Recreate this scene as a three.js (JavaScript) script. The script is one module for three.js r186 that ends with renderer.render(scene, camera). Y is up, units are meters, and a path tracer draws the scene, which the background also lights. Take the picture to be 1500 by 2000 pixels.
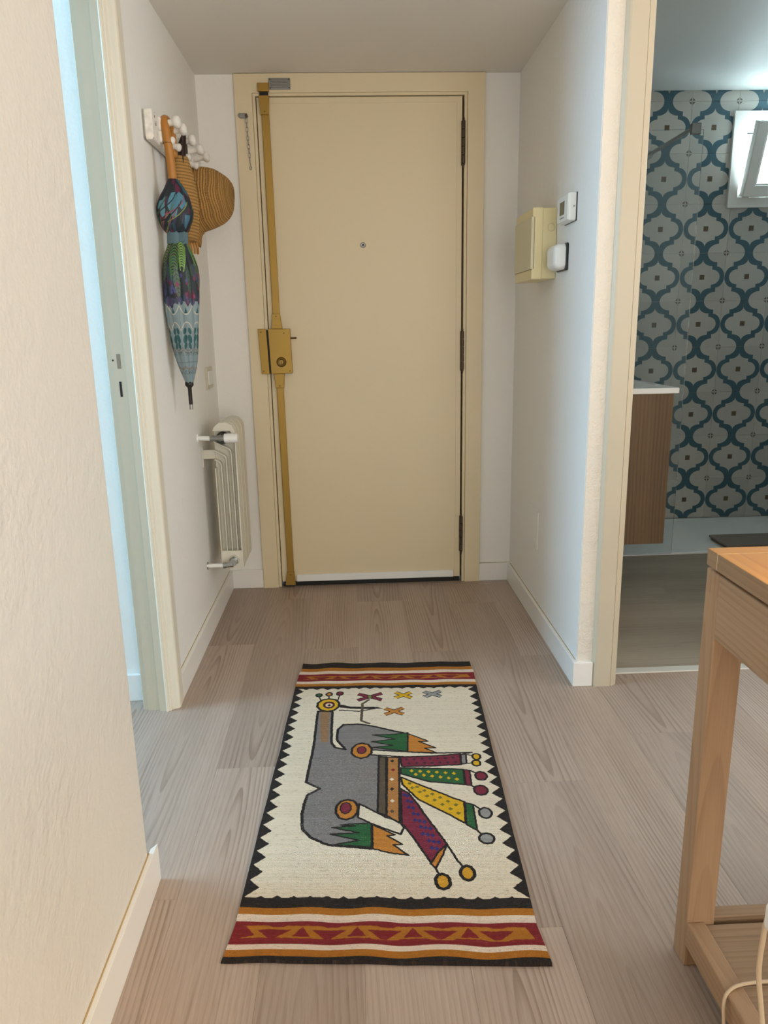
import * as THREE from 'three';
import { mergeGeometries } from 'three/addons/utils/BufferGeometryUtils.js';
import { RoundedBoxGeometry } from 'three/addons/geometries/RoundedBoxGeometry.js';
import { ImprovedNoise } from 'three/addons/math/ImprovedNoise.js';
import { RectAreaLightUniformsLib } from 'three/addons/lights/RectAreaLightUniformsLib.js';

// ---------------------------------------------------------------- camera, sky, light, exposure
const scene = new THREE.Scene();
const renderer = new THREE.WebGLRenderer({ antialias: true });
renderer.toneMapping = THREE.LinearToneMapping;
renderer.toneMappingExposure = 1.15;
renderer.shadowMap.enabled = true;
RectAreaLightUniformsLib.init();

const camera = new THREE.PerspectiveCamera(2 * Math.atan(1000 / 1450.14) * 180 / Math.PI, 0.75, 0.05, 60);
camera.position.set(-0.05746, 1.13895, 3.23557);
camera.quaternion.setFromRotationMatrix(new THREE.Matrix4().makeBasis(
  new THREE.Vector3(0.9989179, -0.01879609, 0.04254104),
  new THREE.Vector3(0.0284652, 0.97044893, -0.23962182),
  new THREE.Vector3(-0.03677995, 0.24057346, 0.96993384)));

scene.background = new THREE.Color(0.80, 0.94, 1.0);
scene.backgroundIntensity = 1.3;

// daylight entering by each window: an area light the size of the opening, just inside the pane
function daylight(name, w, h, at, to, color, intensity) {
  const l = new THREE.RectAreaLight(new THREE.Color().setRGB(...color), intensity, w, h);
  l.name = name; l.position.set(...at); l.lookAt(...to); scene.add(l);
}
daylight('living_room_daylight', 2.3, 1.95, [1.15, 1.15, 5.55], [1.15, 1.0, 0], [1.0, 0.92, 0.80], 3.4);
daylight('added_side_fill', 1.6, 1.25, [2.95, 1.5, 2.35], [0, 1.1, 2.5], [0.86, 0.95, 1.0], 3.3);  // added unseen source, brightens the near wall from the right
daylight('side_room_daylight', 0.95, 1.25, [-3.05, 1.72, 1.68], [0, 1.2, 1.55], [0.38, 0.70, 1.0], 18.0);
daylight('bathroom_daylight', 0.5, 0.36, [2.285, 1.965, -1.03], [2.285, 1.8, 2], [0.74, 0.94, 1.0], 24.0);

// ---------------------------------------------------------------- helpers
const NZ = new ImprovedNoise();
const noise = (x, y, z = 0) => NZ.noise(x, y, z);
function rng(seed) { let s = seed >>> 0; return () => { s = (s + 0x6D2B79F5) | 0; let t = Math.imul(s ^ (s >>> 15), 1 | s); t = (t + Math.imul(t ^ (t >>> 7), 61 | t)) ^ t; return ((t ^ (t >>> 14)) >>> 0) / 4294967296; }; }
const R = rng(20240611);
const taken = {};
function numbered(n) { const k = taken[n] = (taken[n] ?? -1) + 1; return k ? n + '_' + String(k).padStart(3, '0') : n; }
function mesh(name, geo, mat, parent) {
  const m = new THREE.Mesh(Array.isArray(geo) ? mergeGeometries(geo.map(flat)) : geo, mat);
  m.name = parent ? name : numbered(name); m.castShadow = m.receiveShadow = true; (parent ?? scene).add(m); return m;
}
function flat(g) { const o = g.index ? g.toNonIndexed() : g.clone(); for (const k of Object.keys(o.attributes)) if (!['position', 'normal', 'uv'].includes(k)) o.deleteAttribute(k); return o; }
function tag(o, label, category, group, kind) { o.userData.label = label; o.userData.category = category; if (group) o.userData.group = group; if (kind) o.userData.kind = kind; return o; }
function thing(name, label, category, at = [0, 0, 0], group, kind) { const g = new THREE.Group(); g.name = numbered(name); g.position.set(...at); scene.add(g); return tag(g, label, category, group, kind); }
const partGroup = (name, parent) => { const g = new THREE.Group(); g.name = name; parent.add(g); return g; };

// axis aligned block, uv in metres
function bx(x0, x1, y0, y1, z0, z1) {
  const g = new THREE.BoxGeometry(x1 - x0, y1 - y0, z1 - z0); g.translate((x0 + x1) / 2, (y0 + y1) / 2, (z0 + z1) / 2); return metric(g);
}
function metric(g) {
  const p = g.attributes.position, n = g.attributes.normal, u = g.attributes.uv;
  for (let i = 0; i < p.count; i++) {
    const ax = Math.abs(n.getX(i)), ay = Math.abs(n.getY(i)), az = Math.abs(n.getZ(i));
    if (ax >= ay && ax >= az) u.setXY(i, p.getZ(i), p.getY(i)); else if (ay >= az) u.setXY(i, p.getX(i), p.getZ(i)); else u.setXY(i, p.getX(i), p.getY(i));
  }
  return g;
}
function rb(x0, x1, y0, y1, z0, z1, r = 0.002, seg = 2) {
  const g = new RoundedBoxGeometry(x1 - x0, y1 - y0, z1 - z0, seg, Math.min(r, (x1 - x0) / 2.01, (y1 - y0) / 2.01, (z1 - z0) / 2.01)); g.translate((x0 + x1) / 2, (y0 + y1) / 2, (z0 + z1) / 2); return metric(g);
}
// profile in (x, z) lifted from y0 to y1
function lift(pts, y0, y1, bevel = 0) {
  const s = new THREE.Shape(pts.map(([x, z]) => new THREE.Vector2(x, -z)));
  const g = new THREE.ExtrudeGeometry(s, { depth: y1 - y0 - 2 * bevel, bevelEnabled: bevel > 0, bevelSize: bevel, bevelThickness: bevel, bevelSegments: 2, bevelOffset: -bevel });
  g.rotateX(-Math.PI / 2); g.translate(0, y0 + bevel, 0); return metric(g);
}
// profile in (x, y) pushed from z0 to z1
function push(pts, z0, z1, bevel = 0, holes = []) {
  const s = pts instanceof THREE.Shape ? pts : new THREE.Shape(pts.map(([x, y]) => new THREE.Vector2(x, y)));
  for (const h of holes) s.holes.push(new THREE.Path(h.map(([x, y]) => new THREE.Vector2(x, y))));
  const g = new THREE.ExtrudeGeometry(s, { depth: z1 - z0 - 2 * bevel, bevelEnabled: bevel > 0, bevelSize: bevel, bevelThickness: bevel, bevelSegments: 2, bevelOffset: -bevel, curveSegments: 10 });
  g.translate(0, 0, z0 + bevel); return metric(g);
}
const V = (x, y, z) => new THREE.Vector3(x, y, z);
function cyl(a, b, r, r2 = r, seg = 20) {
  const A = V(...a), B = V(...b), d = B.clone().sub(A), g = new THREE.CylinderGeometry(r2, r, d.length(), seg);
  g.applyQuaternion(new THREE.Quaternion().setFromUnitVectors(V(0, 1, 0), d.clone().normalize())); const m = A.add(B).multiplyScalar(0.5); g.translate(m.x, m.y, m.z); return g;
}
function tube(pts, r, seg = 40, rad = 10, closed = false) { return new THREE.TubeGeometry(new THREE.CatmullRomCurve3(pts.map((p) => V(...p)), closed, 'catmullrom', 0.5), seg, r, rad, closed); }
function lathe(pts, seg = 28) { return new THREE.LatheGeometry(pts.map(([r, y]) => new THREE.Vector2(r, y)), seg); }

// ---------------------------------------------------------------- textures
function dataTex(w, h, fn, srgb = true, repeat) {
  const d = new Uint8Array(w * h * 4);
  for (let y = 0; y < h; y++) for (let x = 0; x < w; x++) {
    const c = fn(x / w, y / h, x, y), i = (y * w + x) * 4;
    d[i] = Math.max(0, Math.min(255, c[0])); d[i + 1] = Math.max(0, Math.min(255, c[1])); d[i + 2] = Math.max(0, Math.min(255, c[2])); d[i + 3] = 255;
  }
  const t = new THREE.DataTexture(d, w, h); t.magFilter = THREE.LinearFilter; t.minFilter = THREE.LinearMipmapLinearFilter; t.generateMipmaps = true;
  t.wrapS = t.wrapT = THREE.RepeatWrapping; if (srgb) t.colorSpace = THREE.SRGBColorSpace; if (repeat) t.repeat.set(...repeat); t.needsUpdate = true; return t;
}
const mix = (a, b, t) => a + (b - a) * t, clamp = (x, a = 0, b = 1) => Math.max(a, Math.min(b, x)), sstep = (a, b, x) => { const t = clamp((x - a) / (b - a)); return t * t * (3 - 2 * t); };
// periodic noise on a torus-like wrap by blending
function wrapNoise(u, v, f, seed) {
  const a = noise(u * f, v * f, seed), b = noise((u - 1) * f, v * f, seed), c = noise(u * f, (v - 1) * f, seed), d = noise((u - 1) * f, (v - 1) * f, seed);
  return mix(mix(a, b, u), mix(c, d, u), v);
}
function woodTex(w, h, W, L, base, dark, seed, o = {}) {
  const { ring = 0.0075, slope = 0.035, depth = 0.02, fibre = 0.5, contrast = 1, uc = 0.5, wild = 0, pores = 0 } = o;
  return dataTex(w, h, (uu, vv) => {
    const u = uu * W, v = vv * L;
    const wob = noise(u * 5, v * 1.3, seed) * 0.018 + noise(u * 16, v * 3.5, seed + 7) * 0.004;
    const d = Math.hypot(u - uc * W + wob, depth + slope * v + noise(u * 3, v * 0.9, seed + 3) * 0.02);
    const ph = d / ring + wild * (1.6 * noise(d * 45, v * 0.6, seed + 2) + 0.5 * noise(u * 40, v * 6, seed + 4)), fr = ph - Math.floor(ph);
    const line = Math.pow(sstep(0.15, 0.95, fr), 2.2) * (1 - sstep(0.95, 1, fr)) * (0.55 + 0.45 * noise(Math.floor(ph) * 3.1, v * 2, seed + 11));
    const fib = noise(u * 900, v * 14, seed + 5) * 0.5 + noise(u * 380, v * 5, seed + 6) * 0.5;
    const tone = noise(u * 12, v * 1.1, seed + 9) * 0.28;
    const pore = pores ? pores * (sstep(0.12, 0.5, noise(u * 620, v * 20, seed + 13)) + 0.6 * noise(u * 240, v * 7, seed + 14)) : 0;
    const t = clamp(0.22 + line * 0.55 * contrast * (wild ? 0.45 + 0.9 * sstep(-0.25, 0.35, noise(u * 8, v * 1.4, seed + 15)) : 1) + fib * 0.32 * fibre + tone * 0.6 + pore * 0.5);
    return [mix(base[0], dark[0], t), mix(base[1], dark[1], t), mix(base[2], dark[2], t)];
  });
}
const std = (color, o = {}) => new THREE.MeshStandardMaterial({ color, roughness: 0.6, ...o });
const plasterBump = dataTex(512, 512, (u, v) => { const n = 128 + 60 * wrapNoise(u, v, 14, 1.3) + 45 * wrapNoise(u, v, 45, 5.7) + 18 * wrapNoise(u, v, 120, 9.1); return [n, n, n]; }, false, [2.2, 2.2]);
const roughBump = dataTex(256, 256, (u, v) => { const n = 128 + 80 * wrapNoise(u, v, 9, 3.3) + 60 * wrapNoise(u, v, 30, 2.2); return [n, n, n]; }, false, [6, 6]);
const M = {
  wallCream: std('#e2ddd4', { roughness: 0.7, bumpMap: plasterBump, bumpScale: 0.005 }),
  wall: std('#f2efea', { roughness: 0.75, bumpMap: plasterBump, bumpScale: 0.0022 }),
  plasterEdge: std('#ebe4d8', { roughness: 0.8, bumpMap: roughBump, bumpScale: 0.004 }),
  ceiling: std('#eae6df', { roughness: 0.9 }),
  bathCeiling: std('#dfe3e2', { roughness: 0.55 }),
  trim: std('#f0ede8', { roughness: 0.35 }),
  trimCream: std('#cbc0aa', { roughness: 0.4 }),
  trimWhite: std('#e8e0cf', { roughness: 0.4 }),
  doorCream: std('#e3d3b1', { roughness: 0.42 }),
  caulk: std('#b59a6d', { roughness: 0.9 }),
  brass: std('#a8863f', { roughness: 0.38, metalness: 0.55 }),
  brassDark: std('#6d5322', { roughness: 0.45, metalness: 0.6 }),
  bronze: std('#54473a', { roughness: 0.4, metalness: 0.7 }),
  steel: std('#9a9a98', { roughness: 0.3, metalness: 0.9 }),
  chrome: std('#b9bcbb', { roughness: 0.16, metalness: 1 }),
  black: std('#0d0c0b', { roughness: 0.6 }),
  dark: std('#2a241d', { roughness: 0.6 }),
  white: std('#efefec', { roughness: 0.35 }),
  whiteSatin: std('#e9e8e4', { roughness: 0.45 }),
  ivory: std('#e8dcae', { roughness: 0.4 }),
  ivoryPale: std('#dcd4b4', { roughness: 0.45 }),
  radiator: std('#dcd7c8', { roughness: 0.35 }),
  ceramic: std('#f1f3f2', { roughness: 0.12 }),
  screen: std('#4a4a44', { roughness: 0.25 }),
  blackPlastic: std('#151515', { roughness: 0.4 }),
};

// ---------------------------------------------------------------- the setting
const CEIL = 2.107, XL = -0.638, XR = 0.638, TOP = 2.5;
const st = (name, geo, mat, label, category) => tag(mesh(name, geo, mat), label, category, null, 'structure');

st('wall_left', [bx(-0.735, XL, 0, TOP, -0.1, 1.06), bx(-0.735, XL, 2.02, TOP, 1.06, 1.95)], M.wall, 'white plaster hall wall carrying the coat rack and radiator', 'wall');
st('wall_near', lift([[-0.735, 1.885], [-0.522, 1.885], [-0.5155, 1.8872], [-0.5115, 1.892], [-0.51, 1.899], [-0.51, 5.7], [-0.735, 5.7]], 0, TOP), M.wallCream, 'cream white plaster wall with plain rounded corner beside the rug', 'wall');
st('wall_right', bx(XR, 0.755, 0, TOP, -1.1, 1.05), M.wall, 'white plaster hall wall carrying the fuse box and thermostat', 'wall');
st('wall_right_end', bx(XR + 0.002, 0.70, 0, TOP, 1.05, 1.0535), M.plasterEdge, 'rough chipped plaster edge strip beside the bathroom door casing', 'wall');
st('wall_back', [bx(-0.735, -0.455, 0, TOP, -0.1, 0), bx(0.465, XR, 0, TOP, -0.1, 0), bx(-0.455, 0.465, 2.075, TOP, -0.1, 0)], M.wall, 'white wall around the cream entrance door', 'wall');
st('wall_bathroom_front', [bx(1.5, 3.1, 0, TOP, 0.95, 1.05), bx(0.755, 1.5, 2.03, TOP, 0.95, 1.05)], M.wall, 'white wall around the bathroom doorway', 'wall');
st('wall_living_right', [bx(3.0, 3.1, 0, TOP, 1.05, 1.55), bx(3.0, 3.1, 0, TOP, 3.15, 5.7), bx(3.0, 3.1, 0, 0.87, 1.55, 3.15), bx(3.0, 3.1, 2.13, TOP, 1.55, 3.15)], M.wall, 'white wall of the living room behind the wooden table', 'wall');
st('wall_living_rear', [bx(-0.51, 0.0, 0, TOP, 5.6, 5.7), bx(2.3, 3.0, 0, TOP, 5.6, 5.7), bx(0, 2.3, 2.15, TOP, 5.6, 5.7), bx(0, 2.3, 0, 0.15, 5.6, 5.7)], M.wall, 'white wall around the living room window', 'wall');
st('wall_side_room', bx(-3.2, -0.735, 0, TOP, 0.94, 1.04), M.wall, 'daylit wall of the side room seen through the left doorway', 'wall');
st('wall_side_room_window', [bx(-3.2, -3.1, 0, TOP, 1.04, 1.18), bx(-3.2, -3.1, 0, TOP, 2.18, 4.3), bx(-3.2, -3.1, 0, 1.09, 1.18, 2.18), bx(-3.2, -3.1, 2.35, TOP, 1.18, 2.18)], M.wall, 'side room wall around its window', 'wall');
st('wall_side_room_rear', bx(-3.1, -0.735, 0, TOP, 4.2, 4.3), M.wall, 'rear wall of the side room', 'wall');
st('ceiling', bx(-0.638, 0.638, CEIL, TOP, 0, 1.06), M.ceiling, 'low flat ceiling over the entrance hall', 'ceiling');
st('ceiling', bx(-3.2, 3.1, TOP, TOP + 0.1, 0.9, 5.75), M.ceiling, 'living room and side room ceiling', 'ceiling');
st('ceiling', bx(0.755, 2.85, 2.302, TOP, -1.1, 0.95), M.bathCeiling, 'grey white bathroom ceiling over the patterned tiles', 'ceiling');
st('wall_bathroom_right', bx(2.75, 2.85, 0, TOP, -1.1, 0.95), M.wall, 'right wall of the bathroom', 'wall');

// living room and side room windows: frame and panes
const pane = new THREE.MeshPhysicalMaterial({ color: 0xffffff, transmission: 1, thickness: 0, roughness: 0.0, ior: 1.45 });
{
  const w = thing('window_1', 'large white living room window', 'window', [0, 0, 0], null, 'structure');
  mesh('window_frame', [bx(0, 2.3, 0.15, 0.2, 5.61, 5.68), bx(0, 2.3, 2.1, 2.15, 5.61, 5.68), bx(0, 0.05, 0.2, 2.1, 5.61, 5.68), bx(2.25, 2.3, 0.2, 2.1, 5.61, 5.68), bx(1.12, 1.18, 0.2, 2.1, 5.61, 5.68)], M.white, w);
  mesh('pane', bx(0.05, 1.12, 0.2, 2.1, 5.64, 5.646), pane, w); mesh('pane', bx(1.18, 2.25, 0.2, 2.1, 5.64, 5.646), pane, w);
  const r = thing('window_4', 'white side window added to brighten the living room', 'window', [0, 0, 0], null, 'structure');  // out of view, added to carry the extra side light
  mesh('window_frame', [bx(3.02, 3.08, 0.87, 0.92, 1.55, 3.15), bx(3.02, 3.08, 2.08, 2.13, 1.55, 3.15), bx(3.02, 3.08, 0.92, 2.08, 1.55, 1.6), bx(3.02, 3.08, 0.92, 2.08, 3.1, 3.15), bx(3.02, 3.08, 0.92, 2.08, 2.32, 2.38)], M.white, r);
  mesh('pane', bx(3.047, 3.053, 0.92, 2.08, 1.6, 2.32), pane, r); mesh('pane', bx(3.047, 3.053, 0.92, 2.08, 2.38, 3.1), pane, r);
  const s = thing('window_2', 'white side room window', 'window', [0, 0, 0], null, 'structure');
  mesh('window_frame', [bx(-3.18, -3.12, 1.09, 1.14, 1.18, 2.18), bx(-3.18, -3.12, 2.30, 2.35, 1.18, 2.18), bx(-3.18, -3.12, 1.14, 2.30, 1.18, 1.23), bx(-3.18, -3.12, 1.14, 2.30, 2.13, 2.18), bx(-3.18, -3.12, 1.14, 2.30, 1.65, 1.71)], M.white, s);
  mesh('pane', bx(-3.153, -3.147, 1.14, 2.30, 1.23, 1.65), pane, s); mesh('pane', bx(-3.153, -3.147, 1.14, 2.30, 1.71, 2.13), pane, s);
}

// ---- floor: laminate planks, each one a piece
const plankTex = [0, 1, 2, 3, 4].map((k) => woodTex(448, 1792, 0.193, 1.28, [[190, 171, 157], [184, 165, 150], [193, 175, 161], [183, 164, 150], [188, 168, 152]][k], [[138, 117, 101], [132, 111, 96], [141, 120, 105], [130, 110, 96], [134, 112, 96]][k], 11.3 + k * 17.7, { uc: [0.35, 0.62, 1.25, 0.45, -0.2][k], slope: [0.06, 0.045, 0.02, 0.07, 0.025][k], depth: [-0.035, -0.01, 0.03, -0.05, 0.02][k], ring: [0.0085, 0.0075, 0.008, 0.009, 0.0075][k] * 1.25, wild: 0.2, pores: 0.25, contrast: 1.15, fibre: 0.45 }));
const plankMat = plankTex.map((t) => new THREE.MeshStandardMaterial({ map: t, roughness: 0.42, bumpMap: t, bumpScale: 0.0003 }));
function plankGeo(w, L, v0, alongX = false) {      // top with a fine eased edge
  const e = 0.0005, t = 0.0004, h = 0.009, a = w / 2, b = L / 2;
  const P = [], U = [], I = [];
  const q = (p, uv) => { const s = P.length / 3; p.forEach((c) => P.push(...c)); uv.forEach((c) => U.push(...c)); I.push(s, s + 1, s + 2, s, s + 2, s + 3); };
  const uv = (x, z) => [(x + a) / w, v0 + (z + b) / 1.28], top = [[-a + e, 0, b - e], [a - e, 0, b - e], [a - e, 0, -b + e], [-a + e, 0, -b + e]], ed = [[-a, -t, b], [a, -t, b], [a, -t, -b], [-a, -t, -b]], lo = ed.map(([x, , z]) => [x, -h, z]);
  q(top, top.map(([x, , z]) => uv(x, z)));
  for (let i = 0; i < 4; i++) { const j = (i + 1) % 4; q([ed[i], ed[j], top[j], top[i]], [ed[i], ed[j], top[j], top[i]].map(([x, , z]) => uv(x, z))); q([lo[i], lo[j], ed[j], ed[i]], [lo[i], lo[j], ed[j], ed[i]].map(([x, , z]) => uv(x, z))); }
  const g = new THREE.BufferGeometry(); g.setAttribute('position', new THREE.Float32BufferAttribute(P, 3)); g.setAttribute('uv', new THREE.Float32BufferAttribute(U, 2)); g.setIndex(I);
  const o = g.toNonIndexed(); o.computeVertexNormals(); if (alongX) o.rotateY(Math.PI / 2); return o;
}
{
  const f = thing('floor', 'greyish beige oak laminate plank floor of the hall', 'floor', [0, 0, 0], null, 'structure');
  mesh('underlay', bx(-3.2, 3.1, -0.06, -0.0095, -0.1, 5.7), M.dark, f);
  const W = 0.193;
  for (let c = 0; c < 19; c++) {
    const x0 = -0.838 + c * W, xm = x0 + W / 2, zs = xm > 0.68 ? 0.99 : xm < -0.66 ? 1.0 : -0.02;
    let z = zs - (0.15 + ((c * 0.47) % 1) * 1.0), k = 0;
    while (z < 5.6) {
      const a = Math.max(z, zs), b = Math.min(z + 1.28, 5.62);
      if (b - a > 0.02) { const m = mesh('plank', plankGeo(W - 0.0002, b - a - 0.0002, (a - z) / 1.28), plankMat[(c * 3 + k * 2 + (c >> 2)) % 5], f); m.position.set(xm, 0, (a + b) / 2); }
      z += 1.28; k++;
    }
  }
  for (let c = 0; c < 12; c++) for (let k = 0; k < 3; k++) { const m = mesh('plank', plankGeo(W - 0.0004, 1.1, 0.1), plankMat[(c + k * 2) % 5], f); m.position.set(-0.838 - W * (c + 0.5), 0, 1.6 + k * 1.1); }
}

// ---- baseboards
function baseboard(name, pts, h, label) { // plan outline lifted, top edge eased, with a bead of old sealant above
  return st(name, lift(pts, 0.0005, h, 0.0015), M.trim, label, 'baseboard');
}
baseboard('baseboard_left', [[XL, 0.0], [XL + 0.013, 0.013], [XL + 0.013, 1.047], [XL, 1.047]], 0.086, 'white baseboard under the radiator along the hall wall');
baseboard('baseboard_right', [[XR, 0.0], [XR - 0.013, 0.013], [XR - 0.013, 1.066], [0.687, 1.066], [0.687, 1.0535], [XR, 1.05]], 0.083, 'white baseboard along the fuse box wall, turning its corner');
baseboard('baseboard_back', [[XL, 0.0], [-0.489, 0.0], [-0.489, 0.013], [XL + 0.013, 0.013]], 0.086, 'short white baseboard between entrance door frame and radiator');
baseboard('baseboard_back_right', [[0.496, 0.0], [XR, 0.0], [XR - 0.013, 0.013], [0.496, 0.013]], 0.083, 'short white baseboard between entrance door hinges and fuse box wall');
baseboard('baseboard_near', [[-0.51, 1.874], [-0.499, 1.857], [-0.499, 5.6], [-0.51, 5.6]], 0.088, 'white baseboard along the cream wall beside the rug');
baseboard('baseboard_side_room', [[-3.1, 1.04], [-0.736, 1.04], [-0.736, 1.052], [-3.1, 1.052]], 0.09, 'pale baseboard of the side room beyond the left doorway');
{ // old sealant bead along the tops
  const c = (name, label, ...g) => tag(mesh(name, g, M.caulk), label, 'sealant', null, 'structure');
  c('trim_1', 'thin tan sealant line above the baseboard under the fuse box', cyl([XR - 0.0005, 0.0835, 0.02], [XR - 0.0005, 0.0835, 1.04], 0.0016, 0.0016, 6), cyl([0.5, 0.0835, 0.0005], [XR, 0.0835, 0.0005], 0.0014, 0.0014, 6));
  c('trim_2', 'thin tan sealant line above the baseboard under the radiator', cyl([XL + 0.0005, 0.0865, 0.02], [XL + 0.0005, 0.0865, 1.04], 0.0016, 0.0016, 6));
  c('trim_3', 'thin tan sealant line above the baseboard of the cream wall', cyl([-0.5095, 0.0885, 1.89], [-0.5095, 0.0885, 5.5], 0.0022, 0.0022, 6));
}

// ---- left doorway: jamb with rebate and moulded casing
{
  const d = thing('door_2', 'moulded white door frame of the left doorway with strike slot', 'door frame', [0, 0, 0], null, 'structure');
  const head = 1.99;
  mesh('jamb', lift([[-0.737, 1.04], [-0.737, 1.108], [-0.7345, 1.111], [-0.722, 1.111], [-0.7215, 1.1165], [-0.684, 1.1165], [-0.6835, 1.124], [-0.6635, 1.1255], [-0.655, 1.1255], [-0.64, 1.06], [-0.64, 1.04]], 0, head), M.trimCream, d);
  mesh('casing', lift([[-0.662, 1.1275], [-0.659, 1.129], [-0.6555, 1.1275], [-0.6545, 1.1235], [-0.651, 1.1235], [-0.648, 1.1205], [-0.6475, 1.1165], [-0.6435, 1.116], [-0.6405, 1.112], [-0.6305, 1.1095], [-0.6255, 1.105], [-0.6235, 1.098], [-0.6255, 1.05], [-0.638, 1.0475], [-0.66, 1.06]], 0, head + 0.06, 0), M.trimWhite, d);
  mesh('head_casing', bx(-0.655, -0.6235, head, head + 0.06, 1.1, 1.93), M.trimCream, d);
  mesh('head_jamb', bx(-0.737, -0.65, head, head + 0.03, 1.1, 1.93), M.trimCream, d);
  mesh('strike_recess', rb(-0.7075, -0.6965, 1.043, 1.083, 1.114, 1.117, 0.0008), std('#8f8271', { roughness: 0.7 }), d);
  mesh('keyhole_slot', bx(-0.7065, -0.7, 0.966, 1.008, 1.114, 1.1171), M.black, d);
  mesh('chipped_mark', cyl([-0.7175, 1.066, 1.1148], [-0.7175, 1.066, 1.1172], 0.0028, 0.0028, 7), M.dark, d);
}
// ---- bathroom doorway: casing, jamb, threshold
{
  const d = thing('door_3', 'cream moulded casing of the bathroom doorway', 'door frame', [0, 0, 0], null, 'structure');
  mesh('casing', lift([[0.687, 1.0525], [0.687, 1.058], [0.694, 1.0685], [0.699, 1.07], [0.744, 1.07], [0.7455, 1.0685], [0.7465, 1.066], [0.7475, 1.0675], [0.757, 1.066], [0.7585, 1.061], [0.7655, 1.0595], [0.767, 1.057], [0.767, 1.0], [0.72, 1.0]], 0, 2.05), M.trimCream, d);
  mesh('jamb', bx(0.753, 0.768, 0, 2.03, 0.945, 1.055), M.trimCream, d);
  mesh('jamb', bx(1.487, 1.502, 0, 2.03, 0.945, 1.055), M.trimCream, d);
  mesh('casing', bx(1.487, 1.56, 0, 2.05, 1.05, 1.068), M.trimCream, d);
  mesh('head_casing', bx(0.69, 1.56, 2.02, 2.1, 1.05, 1.068), M.trimCream, d);
  st('trim_4', lift([[0.768, 0.955], [0.768, 0.992], [1.487, 0.992], [1.487, 0.955]], 0, 0.006, 0.002), std('#d8d5ce', { roughness: 0.4, metalness: 0.2 }), 'pale threshold strip in the bathroom doorway', 'threshold');
}

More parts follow.
